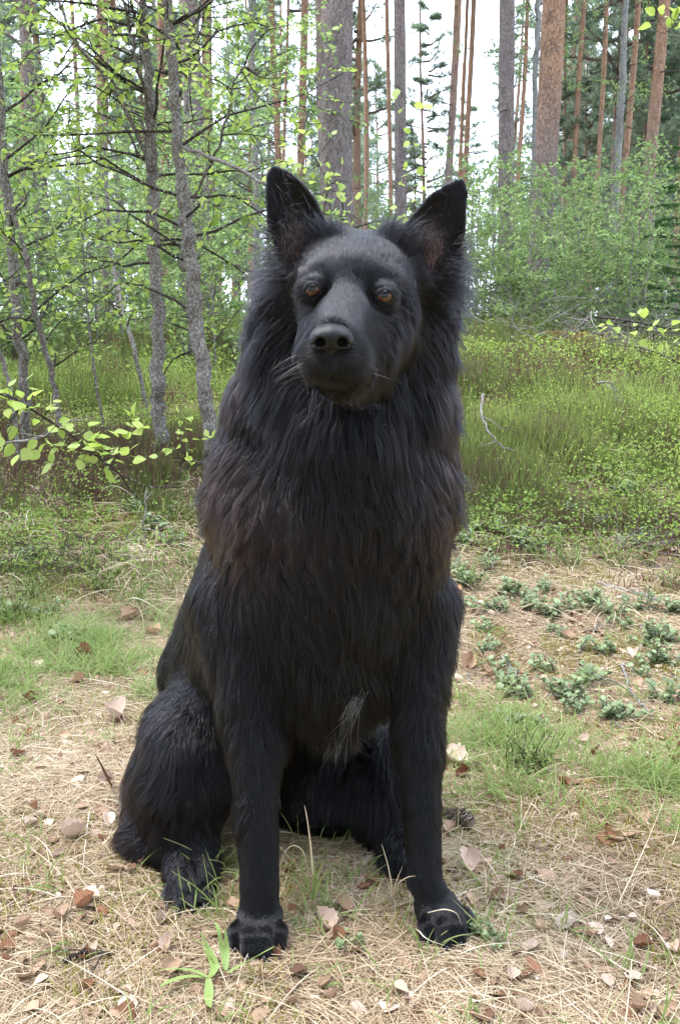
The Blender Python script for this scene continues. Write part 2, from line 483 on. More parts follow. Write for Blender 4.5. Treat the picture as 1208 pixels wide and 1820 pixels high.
# ---- nose leather
NC = P(589, 603, .962)
N_ = SDF(np.arange(NC[0] - .036, NC[0] + .036, .0009), np.arange(NC[1] - .040, NC[1] + .032, .0011), np.arange(NC[2] - .036, NC[2] + .034, .0009))
nx = lambda dx, dy, dz: NC + np.array([dx, dy, dz])
N_.ell(nx(0, .004, .004), (.0215, .026, .0135), .008)
N_.ell(nx(-.012, -.010, -.001), (.0110, .0130, .0115), .006)
N_.ell(nx(.012, -.010, -.001), (.0110, .0130, .0115), .006)
N_.ell(nx(0, -.010, .000), (.0085, .0135, .0130), .005)
N_.cone(nx(0, -.010, -.006), .0075, nx(0, -.004, -.020), .006, .006)
for s_ in (-1, 1):
    N_.ell(nx(s_ * .0112, -.022, -.003), (.0052, .013, .0048), .0025, 's', rot=[(1, 0, s_ * .25), (0, 1, 0), (-s_ * .25, 0, 1)])
    N_.cone(nx(s_ * .014, -.022, -.005), .0018, nx(s_ * .0215, -.010, -.006), .0014, .002, 's')
N_.cone(nx(0, -.026, .0), .0010, nx(0, -.0175, -.012), .0014, .002, 's')
N_.cone(nx(0, -.0175, -.012), .0014, nx(0, -.012, -.026), .0014, .002, 's')
nv, nq = N_.mesh(); nv = NC + (nv - NC) * np.array([1.0, 1.0, 1.0])
def nose_mat():
    m, n, l, out = new_mat('nose_leather')
    b = pbsdf(n, (.006, .0055, .006), .42, .25)
    v = n.new('ShaderNodeTexVoronoi'); v.inputs['Scale'].default_value = 900; l.new(objcoord(n, l=l), v.inputs['Vector'])
    bump(n, l, v.outputs['Distance'], .45, .0006, b)
    l.new(b.outputs[0], out.inputs[0]); return m
dobj('nose', nv, nq, nose_mat())

# ---- claws
cm, n_, l_, out_ = new_mat('claw'); b_ = pbsdf(n_, (.018, .016, .016), .3, .5); l_.new(b_.outputs[0], out_.inputs[0])
def tube(pts, rad, k=8):
    """tapered tube round a polyline: vertices and quads"""
    pts = np.asarray(pts, float); rad = np.asarray(rad, float); n = len(pts)
    T = norm(np.gradient(pts, axis=0)); ref = np.array([0.13, .21, .97]) if abs(T[0][2]) < .8 else np.array([.97, .2, .1])
    A = norm(np.cross(T, ref)); B = np.cross(T, A)
    a = np.linspace(0, 2 * math.pi, k, endpoint=False)
    V = pts[:, None] + rad[:, None, None] * (np.cos(a)[None, :, None] * A[:, None] + np.sin(a)[None, :, None] * B[:, None])
    i, j = np.meshgrid(np.arange(n - 1), np.arange(k), indexing='ij'); i, j = i.ravel(), j.ravel()
    Q = np.stack([i * k + j, i * k + (j + 1) % k, (i + 1) * k + (j + 1) % k, (i + 1) * k + j], 1)
    return V.reshape(-1, 3), Q
def claw(p, d):
    p = np.array(p); d = norm(np.array(d, float))
    v, q = tube([p, p + d * .005, p + d * .009 + (0, 0, -.001), p + d * .012 + (0, 0, -.004)], [.0028, .0026, .0018, .0004], 7)
    dobj('claw', v, q, cm)
for px_, py_, tw in PAWS:
    for dx, dy in ((-.0255, -.028), (-.0092, -.043), (.0092, -.043), (.0255, -.028)):
        c_, s_ = math.cos(tw), math.sin(tw); claw((px_ + dx * c_ - dy * s_, py_ + dx * s_ + dy * c_, .013), (dx * .6 + .0 + .4*math.sin(tw)*.05, -.05, -.01))
for dx, dy in ((-.025, -.050), (-.009, -.062), (.008, -.062), (.022, -.052)):
    claw((-.205 + dx, 1.14 + dy, .013), (dx * .5, -.05, -.01))

# ---- coat: guides read off the photograph: where, which way the hair lies, how long, how far it stands off
# (px, py, Y, (dx,dy,dz), length m, lift 0..1, wave)
G = [
 # muzzle and face
 (590,560,.98,(.1,.7,.5),.004,.12,0),(560,640,.975,(-.5,.8,-.2),.004,.15,0),(630,650,.98,(.6,.8,-.3),.004,.15,0),(590,675,.99,(.1,.6,-.8),.007,.25,0),
 (610,540,1.03,(0,.6,.8),.007,.14,0),(620,500,1.04,(0,.5,.9),.010,.18,0),(620,460,1.06,(0,.6,.8),.013,.22,0),(622,430,1.09,(0,.9,.45),.016,.28,0),
 (570,480,1.05,(-.4,.4,.8),.010,.25,0),(675,488,1.05,(.4,.4,.8),.010,.25,0),(540,530,1.06,(-.7,.7,-.1),.010,.18,0),(708,545,1.06,(.7,.7,-.1),.009,.18,0),
 (562,575,1.04,(-.5,.7,-.4),.008,.15,0),(670,590,1.03,(.6,.7,-.4),.009,.15,0),(672,630,1.06,(.6,.6,-.6),.009,.18,0),(560,600,1.02,(-.5,.8,-.3),.008,.15,0),
 (640,700,1.08,(.2,.5,-.9),.020,.3,0),(580,500,1.04,(-.1,.3,.9),.006,.15,0),(655,512,1.04,(.1,.3,.9),.006,.15,0),
 # skull sides to the ears
 (560,455,1.11,(-.35,.2,.9),.016,.35,0),(690,460,1.11,(.35,.2,.9),.016,.35,0),(590,425,1.12,(-.2,.3,.9),.018,.45,0),(668,425,1.12,(.2,.3,.9),.018,.45,0),(530,480,1.11,(-.6,.2,.5),.014,.3,0),(735,490,1.11,(.6,.2,.5),.014,.3,0),(520,450,1.11,(0,0,1),.006,.2,0),(768,460,1.11,(0,0,1),.006,.2,0),
 (485,320,1.12,(.0,0,1),.006,.15,0),(500,345,1.12,(.1,0,1),.006,.15,0),(520,375,1.12,(.2,0,1),.007,.15,0),(480,365,1.12,(-.1,0,1),.007,.15,0),(550,385,1.12,(-.1,0,1),.007,.15,0),(500,410,1.12,(.0,0,1),.008,.15,0),(480,410,1.12,(-.3,0,1),.010,.25,0),(570,405,1.12,(-.3,0,1),.010,.2,0),
 (818,335,1.13,(0,0,1),.006,.15,0),(800,350,1.13,(-.1,0,1),.006,.15,0),(770,370,1.13,(-.1,0,1),.007,.15,0),(745,395,1.13,(.2,0,1),.008,.15,0),(820,380,1.13,(.1,0,1),.007,.15,0),(790,400,1.13,(.0,0,1),.007,.15,0),(822,415,1.13,(.3,0,1),.010,.25,0),(725,410,1.13,(.3,0,1),.010,.2,0),
 # cheeks and ruff
 (522,530,1.10,(-.9,-.1,-.4),.024,.5,.2),(490,485,1.14,(-.9,.2,-.1),.024,.5,.2),(800,495,1.15,(.9,.2,-.1),.024,.5,.2),(470,560,1.15,(-.6,.1,-.8),.044,.5,.3),(815,560,1.16,(.5,.1,-.9),.038,.45,.4),(460,650,1.17,(-.3,.1,-1),.042,.38,.3),(800,680,1.17,(.15,.1,-1),.036,.35,.4),(490,530,1.14,(-.9,.3,-.5),.036,.5,.3),(480,600,1.15,(-.7,.1,-.9),.060,.5,.3),(500,660,1.13,(-.5,0,-1),.055,.4,.3),
 (722,530,1.10,(.9,-.1,-.5),.024,.5,.2),(712,575,1.11,(.7,-.1,-.8),.030,.5,.3),(692,620,1.10,(.6,-.1,-1),.032,.5,.3),(676,655,1.09,(.4,-.1,-1),.028,.45,.3),(540,560,1.10,(-.8,-.1,-.7),.024,.5,.3),(535,590,1.10,(-.6,-.1,-.9),.026,.5,.3),(520,500,1.10,(-.9,-.1,.0),.020,.5,.2),(790,535,1.15,(.9,.2,-.5),.036,.5,.3),(795,600,1.16,(.7,.1,-.9),.058,.55,.3),(770,680,1.15,(.5,0,-1),.060,.45,.3),
 (735,650,1.10,(.4,-.05,-1),.042,.4,.3),(720,720,1.13,(.15,-.1,-1),.046,.4,.3),
 # throat and neck
 (560,730,1.08,(-.2,-.1,-1),.036,.3,.3),(640,750,1.07,(.1,-.1,-1),.036,.3,.3),(500,760,1.12,(-.25,-.05,-1),.044,.35,.4),(450,740,1.17,(-.3,0,-1),.045,.35,.3),(700,790,1.11,(.15,-.05,-1),.042,.35,.4),(780,760,1.16,(.2,0,-1),.045,.32,.3),
 (600,820,1.09,(0,-.15,-1),.042,.3,.5),
 # shoulders and chest
 (400,850,1.18,(-.6,.1,-.7),.038,.6,.8),(430,920,1.13,(-.5,-.1,-.8),.036,.6,.9),(390,960,1.2,(-.4,.2,-.9),.034,.55,.7),(520,900,1.10,(-.3,-.25,-.9),.042,.45,.7),(680,890,1.09,(.35,-.2,-.9),.042,.45,.6),(780,880,1.15,(.6,0,-.8),.035,.5,.5),(790,960,1.17,(.4,.1,-.9),.030,.45,.4),
 (600,960,1.085,(.05,-.25,-1),.045,.45,.7),(520,1020,1.10,(.2,-.1,-1),.042,.4,.7),(680,1020,1.10,(-.1,-.1,-1),.042,.4,.6),(460,1060,1.13,(.05,0,-1),.040,.35,.4),(745,1060,1.14,(.0,0,-1),.036,.35,.3),
 (560,1120,1.08,(.45,-.2,-.9),.050,.35,.5),(650,1120,1.09,(-.25,-.2,-.9),.048,.35,.4),(600,1200,1.10,(.05,-.2,-1),.060,.35,.5),(560,1260,1.12,(.25,-.1,-1),.060,.3,.4),(640,1240,1.12,(-.25,-.1,-1),.060,.3,.4),
 # elbows and fore legs
 (430,1160,1.12,(.05,-.05,-1),.050,.3,.3),(750,1160,1.14,(.0,-.05,-1),.045,.3,.3),(440,1260,1.10,(0,0,-1),.030,.22,.2),(750,1270,1.12,(0,0,-1),.026,.22,.2),(480,1280,1.15,(.2,.3,-1),.045,.35,.3),(720,1290,1.16,(-.2,.3,-1),.040,.35,.3),
 (455,1400,1.06,(0,0,-1),.018,.26,.2),(749,1400,1.08,(0,0,-1),.016,.26,.2),(457,1480,1.05,(0,0,-1),.015,.26,.2),(752,1480,1.07,(0,0,-1),.014,.26,.2),(460,1540,1.03,(0,-.1,-1),.013,.26,.2),(753,1540,1.05,(.1,-.1,-1),.013,.26,.2),(460,1585,1.03,(0,-.3,-1),.012,.26,.1),(762,1585,1.05,(.1,-.3,-1),.012,.26,.1),(460,1612,1.02,(0,-.6,-.8),.011,.24,.1),(768,1605,1.04,(.2,-.6,-.8),.011,.24,.1),(430,1440,1.12,(-.1,.4,-.9),.030,.3,.2),(730,1440,1.13,(-.1,.4,-.9),.024,.3,.2),
 (455,1625,1.01,(0,-.8,-.5),.008,.2,0),(455,1670,1.0,(0,-.9,-.4),.0045,.12,0),(440,1690,1.0,(0,-.9,-.4),.0045,.12,0),(480,1690,1.0,(0,-.9,-.4),.0045,.12,0),(775,1610,1.03,(.3,-.8,-.5),.009,.15,0),(790,1655,1.02,(.3,-.9,-.4),.0045,.12,0),(760,1660,1.02,(.3,-.9,-.4),.0045,.12,0),
 # back, flank, haunch
 (360,1050,1.32,(-.35,.1,-.9),.035,.3,.2),(330,1150,1.40,(-.3,.1,-.9),.038,.3,.3),(420,1120,1.22,(-.1,0,-1),.038,.3,.3),(400,1220,1.25,(-.15,0,-1),.045,.35,.4),(300,1230,1.38,(-.5,.1,-.6),.040,.45,.6),
 (280,1290,1.26,(-.5,-.1,-.7),.040,.45,.7),(340,1330,1.18,(.05,-.2,-1),.050,.35,.5),(260,1380,1.25,(-.4,0,-.9),.038,.4,.6),(380,1380,1.2,(.1,-.1,-1),.045,.35,.4),(310,1450,1.18,(0,-.1,-1),.030,.3,.3),
 (335,1540,1.14,(0,-.1,-1),.022,.3,.3),(335,1500,1.16,(0,-.1,-1),.028,.3,.3),(325,1590,1.09,(0,-.9,-.4),.010,.15,0),
 # tail
 (270,1450,1.25,(-.6,-.35,-.5),.042,.5,.4),(240,1490,1.26,(-.8,-.3,-.3),.040,.4,.4),(320,1440,1.4,(-.6,-.2,-.4),.045,.5,.5),
 # belly and rear
 (600,1360,1.26,(0,-.1,-1),.045,.3,.3),(620,1450,1.28,(.1,-.2,-1),.035,.3,.3),(690,1450,1.22,(.1,-.3,-1),.035,.3,.3),(540,1450,1.28,(-.1,-.2,-1),.035,.3,.3),
]
def project(V):
    q = V - np.array([0, 0, CAM_H]); dep = q[:, 1] * CP - q[:, 2] * SP
    return 604 + F_PX * q[:, 0] / dep, 910 - F_PX * (q[:, 1] * SP + q[:, 2] * CP) / dep
_vx, _vy = project(DV)
_fc = (norm(np.array([0, 0, CAM_H]) - DV) * DN).sum(1)
def snap(g):
    q = P(g[0], g[1], g[2]); d2 = (_vx - g[0])**2 + (_vy - g[1])**2
    m = np.where((d2 < 14**2) & (_fc > .02) & (np.abs(DV[:, 1] - q[1]) < .14))[0]
    if len(m): return DV[m[np.argmin(DV[m, 1] + np.sqrt(d2[m]) * .001)]]
    return DV[np.argmin(((DV - q)**2).sum(1))]
gp = np.array([snap(g) for g in G]); gd = norm(np.array([g[3] for g in G], float))
gl = np.array([g[4] for g in G]); gf = np.array([g[5] for g in G]); gw = np.array([g[6] for g in G], float)

def field(pts):
    out_d = np.zeros((len(pts), 3)); out = np.zeros((len(pts), 3))
    for i in range(0, len(pts), 20000):
        p = pts[i:i + 20000]
        d2 = ((p[:, None] - gp[None])**2).sum(-1)
        w = 1 / (d2 + 2.2e-4)**2.4; w /= w.sum(1, keepdims=True)
        out_d[i:i + 20000] = w @ gd
        out[i:i + 20000] = np.stack([w @ np.log(gl), w @ gf, w @ gw], 1)
    out[:, 0] = np.exp(out[:, 0])
    return norm(out_d), out[:, 0], out[:, 1], out[:, 2]

# face triangles and sampling density
T0 = np.concatenate([DQ[:, [0, 1, 2]], DQ[:, [0, 2, 3]]])
ta, tb, tcx = DV[T0[:, 0]], DV[T0[:, 1]], DV[T0[:, 2]]
area = np.linalg.norm(np.cross(tb - ta, tcx - ta), axis=1) / 2
tcen = (ta + tb + tcx) / 3; tn = norm(DN[T0].mean(1))
_, tl, _, _ = field(tcen)
facing = norm(np.array([0, 0, CAM_H]) - tcen); cosv = (facing * tn).sum(1)
dens = np.clip((.030 / np.clip(tl, .005, .06)), .7, 4.0) * np.where(cosv > -.35, 1.0, .30)
skin_t = skin[T0].mean(1); dens *= (1 - .88 * skin_t)
for e, r in EYES:
    dd = np.linalg.norm(tcen - (e + (0, -.012, 0)), axis=1); dens *= np.where(dd < .0095, .0, 1.0)
dens *= 1 - blob(tcen, NC, (.017, .03, .013))
dens *= (tcen[:, 2] > .006)
def sample(n, wt):
    cdf = np.cumsum(area * wt); f = np.searchsorted(cdf, rng.random(n) * cdf[-1]); f = np.clip(f, 0, len(T0) - 1)
    a, b = rng.random(n), rng.random(n); m = a + b > 1; a[m], b[m] = 1 - a[m], 1 - b[m]
    w = np.stack([1 - a - b, a, b], 1)
    return (DV[T0[f]] * w[..., None]).sum(1), norm((DN[T0[f]] * w[..., None]).sum(1)), f

NH = 330000
K = 7
def grow(root, nrm_, nclump, seed, lscale=1.0, override=None):
    r = np.random.default_rng(seed)
    d, L, lift, wave = field(root) if override is None else override(root)
    n = len(root)
    # undulating lie of the coat
    lg = smooth01(L, .015, .04)
    nz = (.25 + .75 * lg[:, None]) * np.stack([vnoise(root, 16, 1 + q) for q in range(3)], 1) + .9 * lg[:, None] * np.stack([vnoise(root, 55, 11 + q) for q in range(3)], 1)
    d = norm(d + nz * (.12 + .34 * wave[:, None]) )
    dt = norm(d - (d * nrm_).sum(1, keepdims=True) * nrm_)
    lf = np.clip(lift * (1 + .5 * lg * vnoise(root, 30, 5)), .20, 1.2)[:, None]
    d0 = norm(dt + nrm_ * lf * 1.1)
    jit = r.normal(size=(n, 3)) * (.13 + .12 * wave[:, None] + .08 * (L[:, None] > .02))
    d0 = norm(d0 + jit)
    L = L * (.72 + .5 * r.random(n)) * (1 + .22 * lg * vnoise(root, 22, 9)) * lscale
    fly = r.random(n) < .02; L = np.where(fly & (L > .02), L * 1.25, L)
    s = np.linspace(0, 1, K)[None, :, None]
    g = np.array([0, 0, -1.0])
    end = norm(dt * 1.0 + g * (.55 * (L[:, None] > .018)) + nrm_ * lf * .12)
    p = root[:, None] + L[:, None, None] * (s * d0[:, None] + s**2 * .62 * (end - d0)[:, None])
    # wave
    ax = norm(np.cross(d0, nrm_)); phs = vnoise(root, 40, 21) * 6 + r.normal(size=n) * .5
    amp = (wave * L * .085)[:, None, None]
    p += amp * s * np.sin(s * (7 + 4 * wave[:, None, None]) + phs[:, None, None]) * ax[:, None]
    # clumps
    ng = max(n // nclump, 1); gi = r.choice(n, ng, replace=False)
    kd = KDTree(ng)
    for i, q in enumerate(gi): kd.insert(root[q], i)
    kd.balance()
    near = np.array([kd.find(q)[1] for q in root]); gq = gi[near]
    pull = np.clip(smooth01(L, .006, .026) * (.55 + .45 * r.random(n)), 0, .95) * (.65 + .4 * wave)
    pull[fly] *= .2
    rel = L / np.maximum(L[gq], 1e-4)
    target = root[gq][:, None] + (p[gq] - root[gq][:, None]) * np.minimum(rel, 1.15)[:, None, None]
    p = p + (target - p) * (pull[:, None, None] * s**1.3)
    return p, L, gq
root, rn, rf = sample(NH, dens)
pts, L, gq = grow(root, rn, 26, 3)
# never below the earth
pts[..., 2] = np.maximum(pts[..., 2], .004)
# keep the eyes clear
for e, r in EYES:
    c = e + np.array([0, -.012, -.001]); dd = pts - c; q = np.sqrt((dd[..., 0] / .0115)**2 + (dd[..., 1] / .02)**2 + (dd[..., 2] / .009)**2)
    bad = (q < 1).any(1) & (L < .03); L = np.where(bad, 0, L)
keep = L > 0
pts, L, root, gq2, rn = pts[keep], L[keep], root[keep], gq[keep], rn[keep]
# reddish-brown weathered areas: shoulders, flanks of the mane, haunch, tail
brown = (1.0 * blob(root, P(400, 890, 1.17), (.07, .12, .09)) + .55 * blob(root, P(520, 930, 1.1), (.12, .1, .08)) + .7 * blob(root, P(790, 900, 1.17), (.06, .12, .09))
         + .9 * blob(root, P(810, 690, 1.18), (.03, .1, .07)) + .9 * blob(root, P(432, 640, 1.19), (.025, .1, .06)) + .9 * blob(root, P(240, 1470, 1.26), (.08, .1, .06)) + .5 * blob(root, P(290, 1290, 1.3), (.08, .1, .06)))
brown = np.clip(brown, 0, 1) * .85
rr = np.random.default_rng(12)
tone = rr.random(len(DV)); tint = np.clip(.05 + .55 * brown + .05 * vnoise(root, 60, 31) + .16 * tone[gq2 % len(tone)] ** 2 + rr.normal(size=len(root)) * .05 + .45 * rr.random(len(root))**9, 0, 1)
sK = np.linspace(0, 1, K)[None]
base_r = np.clip(.00024 + L * .0030, .00024, .00036)[:, None] * (.8 + .4 * rr.random(len(L)))[:, None]
rad = base_r * (1 - .80 * sK**1.6)
HAIR_STOPS = [(0, (.0022, .0023, .0030)), (.25, (.0045, .0040, .0050)), (.6, (.020, .012, .011)), (1, (.050, .030, .026))]
HM = hair_mat('black_fur', HAIR_STOPS)
fur = curves_obj('fur', pts, rad, HM, None, {'tint': tint})
fur.parent = dog; fur.location = -Vector(dog.location)

# ---- ear fringes, brow whiskers, muzzle whiskers and the white chest tuft
def tuft(n, c, spread, d, L0, cone_, seed, dcurl=.25, k=7, droop=.35):
    r = np.random.default_rng(seed)
    ro = np.array(c) + r.normal(size=(n, 3)) * np.array(spread)
    dd = norm(np.array(d, float) + r.normal(size=(n, 3)) * cone_)
    LL = L0 * (.55 + .6 * r.random(n))
    s = np.linspace(0, 1, k)[None, :, None]
    side = norm(r.normal(size=(n, 3)))
    return ro[:, None] + LL[:, None, None] * (s * dd[:, None] + s**2 * (np.array([0, 0, -droop]) + side[:, None] * dcurl * .5)), LL
TF = [ # fringes at the outer edge of each ear, tufts in front of the ear, hairs inside
 (130, P(484, 420, 1.125), (.003, .008, .006), (-.8, .1, .55), .022, .13), (260, P(490, 458, 1.12), (.005, .012, .010), (-.9, .1, .2), .026, .2),
 (350, P(500, 490, 1.12), (.008, .012, .012), (-.9, 0, -.15), .036, .25),
 (130, P(812, 440, 1.135), (.003, .008, .007), (.8, .1, .5), .028, .13), (260, P(804, 475, 1.13), (.005, .012, .010), (.9, .1, .1), .026, .2), (350, P(795, 510, 1.13), (.008, .012, .012), (.9, 0, -.3), .038, .25),
 (420, P(556, 440, 1.105), (.008, .008, .012), (-.35, -.1, .95), .036, .16), (420, P(574, 425, 1.11), (.007, .008, .008), (-.25, 0, 1), .030, .18), (500, P(592, 418, 1.12), (.006, .008, .006), (-.1, .1, 1), .022, .2),
 (420, P(716, 450, 1.11), (.009, .008, .012), (.45, -.1, .85), .040, .16), (600, P(702, 432, 1.12), (.007, .008, .008), (.3, 0, .95), .028, .2), (500, P(690, 418, 1.13), (.006, .008, .006), (.1, .1, 1), .022, .2),
 (30, P(500, 370, 1.12), (.006, .004, .02), (.4, -.3, -.5), .022, .25), (70, P(505, 420, 1.115), (.006, .004, .02), (.3, -.3, .7), .028, .25),
 (30, P(790, 400, 1.13), (.006, .004, .02), (-.3, -.3, .7), .025, .25), (80, P(745, 440, 1.12), (.006, .004, .015), (.5, -.3, .6), .035, .2),
]
_r = np.random.default_rng(41)
# pointed wisps standing off the ruff on both sides
for (x0, y0, x1, y1, Y_, dx, cnt) in ((484, 440, 462, 600, 1.17, -1, 22), (462, 600, 430, 720, 1.18, -1, 14), (803, 450, 812, 590, 1.175, 1, 22), (812, 590, 806, 740, 1.18, 1, 16), (400, 800, 392, 960, 1.2, -1, 14), (800, 820, 798, 960, 1.2, 1, 10), (262, 1240, 250, 1480, 1.27, -1, 18)):
    for q in range(cnt):
        f_ = _r.random(); up_ = .25 - .9 * f_ if y0 < 500 else -.9
        c_ = P(x0 + (x1 - x0) * f_ + _r.normal() * 4, y0 + (y1 - y0) * f_, Y_ + _r.normal() * .02); c_ = DV[np.argmin(((DV - c_)**2).sum(1))]
        TF.append((int(_r.integers(22, 60)), c_ + np.array([dx * .002, 0, 0]), (.0022, .003, .0022), (dx * .8, -.1 + _r.normal() * .3, up_ + _r.normal() * .25), .020 + .010 * _r.random(), .06))
tp, tl_ = [], []
for i, (n, c, sp, d, L0, cn) in enumerate(TF):
    p_, l0 = tuft(n, c, sp, d, L0, cn, 100 + i); tp.append(p_); tl_.append(l0)
tp = np.concatenate(tp); tl_ = np.concatenate(tl_)
trd = .00020 * (1 - .85 * np.linspace(0, 1, 7)[None]**1.5) * np.ones((len(tp), 1))
o = curves_obj('ear_fringe', tp, trd, HM, None, {'tint': .08 + .1 * np.random.default_rng(4).random(len(tp))}); o.parent = dog; o.location = -Vector(dog.location)
wp = [tuft(9, P(548, 640, .965), (.006, .004, .006), (-1, -.3, -.15), .040, .2, 201, .2, droop=.15)[0], tuft(5, P(632, 648, .965), (.010, .004, .008), (.9, -.3, -.4), .028, .2, 202, .2, droop=.15)[0],
      tuft(7, P(590, 690, .99), (.01, .004, .003), (.2, -.3, -1), .022, .3, 203)[0], tuft(5, P(572, 478, 1.035), (.003, .002, .002), (-.2, -.8, .8), .022, .2, 204)[0], tuft(5, P(668, 484, 1.035), (.003, .002, .002), (.2, -.8, .8), .022, .2, 205)[0]]
wp = np.concatenate(wp)
o = curves_obj('whiskers', wp, .00022 * (1 - .8 * np.linspace(0, 1, 7)[None]) * np.ones((len(wp), 1)), HM, None, {'tint': np.full(len(wp), .8)}); o.parent = dog; o.location = -Vector(dog.location)
WM = hair_mat('white_hair', [(0, (.62, .62, .64)), (1, (.8, .8, .82))], .3)
def white_override(c, d, L0):
    def f(root):
        n = len(root); return norm(np.tile(d, (n, 1)).astype(float)), np.full(n, L0), np.full(n, .5), np.full(n, .35)
    return f
pw = []
for q_ in range(9):
    f_ = q_ / 8; c_ = P(640 - 48 * f_, 1238 + 78 * f_, 1.0); yy = DV[np.argmin((_vx - (640 - 48 * f_))**2 + (_vy - (1238 + 78 * f_))**2 + 1e6 * (DV[:, 1] > 1.2)), 1]
    pw.append(tuft(12, P(640 - 48 * f_, 1238 + 78 * f_, yy - .022), (.006, .004, .006), (-.55 + .2 * f_, -.12, -.8), .028 + .014 * math.sin(3.1 * f_), .22, 500 + q_, .35, K, .25)[0])
pw = np.concatenate(pw)
o = curves_obj('white_chest_hair', pw, .00034 * (1 - .75 * np.linspace(0, 1, K)[None]) * np.ones((len(pw), 1)), WM, None, {'tint': np.random.default_rng(2).random(len(pw))}); o.parent = dog; o.location = -Vector(dog.location)
# ------------------------------------------------------------------ TERRAIN
_ty = np.array([-40, 0, 2.15, 2.6, 3.0, 3.6, 4.6, 6, 9, 12, 15, 20, 28, 45, 80, 140, 400, 900.])
_tz = np.array([0, 0, 0.0, .03, .09, .20, .33, .46, .72, .90, .93, .88, .80, .55, -.6, -2, -2, -2])
_fy = np.concatenate([np.linspace(-40, 30, 1401), np.linspace(30.5, 900, 400)]); _fz = np.interp(_fy, _ty, _tz)
_kz = np.ones(15) / 15; _fz[:1401] = np.convolve(np.pad(_fz[:1401], 7, mode='edge'), _kz, 'valid')
def height(x, y):
    x = np.asarray(x, float); y = np.asarray(y, float)
    p = np.stack([x, y], -1)
    far = smooth01(y, 2.2, 5.0)
    z = np.interp(y + .25 * vnoise(p, .5, 40) * far, _fy, _fz)
    z = z + vnoise(p, 1.6, 41) * .075 * far + vnoise(p, 5.0, 42) * (.006 + .018 * far) + vnoise(p, 14, 43) * .003
    near = np.exp(-((x - .0)**2 / .25 + (y - 1.15)**2 / .20))
    return z * (1 - near) + 0 * near

def grid_mesh(xs, ys):
    X, Y = np.meshgrid(xs, ys, indexing='xy')
    V = np.stack([X, Y, height(X, Y)], -1).reshape(-1, 3)
    nx_, ny_ = len(xs), len(ys)
    i, j = np.meshgrid(np.arange(nx_ - 1), np.arange(ny_ - 1), indexing='ij'); i, j = i.ravel(), j.ravel()
    return V, np.stack([j * nx_ + i, j * nx_ + i + 1, (j + 1) * nx_ + i + 1, (j + 1) * nx_ + i], 1)

def ground_mat():
    m, n, l, out = new_mat('forest_floor')
    v = objcoord(n, l=l)
    n1 = noise(n, l, 2.2, 6, .65, v); n2 = noise(n, l, 55, 5, .7, v); n3 = noise(n, l, 7, 5, .6, v, 1.0); n4 = noise(n, l, 260, 3, .7, v)
    straw = ramp(n, [(.30, (.14, .095, .055)), (.5, (.34, .25, .15)), (.68, (.50, .40, .26))]); l.new(n2.outputs[0], straw.inputs[0])
    moss = ramp(n, [(.3, (.09, .085, .018)), (.6, (.24, .225, .050)), (.75, (.34, .32, .09))]); l.new(n2.outputs[0], moss.inputs[0])
    mm = ramp(n, [(.46, (0, 0, 0)), (.60, (1, 1, 1))]); l.new(n3.outputs[0], mm.inputs[0])
    a = n.new('ShaderNodeAttribute'); a.attribute_name = 'wild'
    c = mix(n, l, mm.outputs[0], straw.outputs[0], moss.outputs[0])
    wild = ramp(n, [(.3, (.035, .022, .012)), (.5, (.085, .060, .030)), (.7, (.14, .13, .045))]); l.new(n3.outputs[0], wild.inputs[0])
    c = mix(n, l, a.outputs['Fac'], c, wild.outputs[0])
    g = ramp(n, [(.25, (.55, .55, .55)), (.6, (1, 1, 1))]); l.new(n4.outputs[0], g.inputs[0])
    c = mix(n, l, .8, c, g.outputs[0], 'MULTIPLY')
    b = pbsdf(n, rough=.95, spec=.1); l.new(c, b.inputs['Base Color'])
    bump(n, l, n2.outputs[0], .9, .012, b); l.new(b.outputs[0], out.inputs[0]); return m
gx = np.concatenate([-np.geomspace(400, 3.1, 40), np.linspace(-3, 3, 161), np.geomspace(3.1, 400, 40)])
gy = np.concatenate([np.linspace(-30, 0, 12), np.linspace(.1, 4, 150), np.geomspace(4.05, 30, 120), np.geomspace(31, 800, 30)])
gv, gq_ = grid_mesh(gx, gy)
ground = mesh_obj('ground', gv, gq_, ground_mat(), attrs={'wild': smooth01(gv[:, 1] + .15 * vnoise(gv[:, :2], 2, 4), 2.45, 3.1)})
tag(ground, kind='structure')

# ------------------------------------------------------------------ scatter helpers
def rots(n, r, yaw=None, tilt=.3, roll=None):
    """random rotations: rows of local axes expressed in world; z axis tilted from vertical by ~tilt"""
    yaw = r.uniform(0, 2 * math.pi, n) if yaw is None else yaw
    t = np.abs(r.normal(size=n)) * tilt; p = r.uniform(0, 2 * math.pi, n)
    Z = norm(np.stack([np.sin(t) * np.cos(p), np.sin(t) * np.sin(p), np.cos(t)], 1))
    X = np.stack([np.cos(yaw), np.sin(yaw), np.zeros(n)], 1); X = norm(X - (X * Z).sum(1, keepdims=True) * Z)
    return np.stack([X, np.cross(Z, X), Z], 1)
def frame(d, up=None, r=None, twist=0.):
    """rotations whose x axis is d, z axis near up"""
    d = norm(np.asarray(d, float)); n = len(d)
    u = np.tile([0, 0, 1.0], (n, 1)) if up is None else np.asarray(up, float)
    if r is not None and twist: u = u + r.normal(size=(n, 3)) * twist
    Z = norm(u - (u * d).sum(1, keepdims=True) * d); return np.stack([d, np.cross(Z, d), Z], 1)
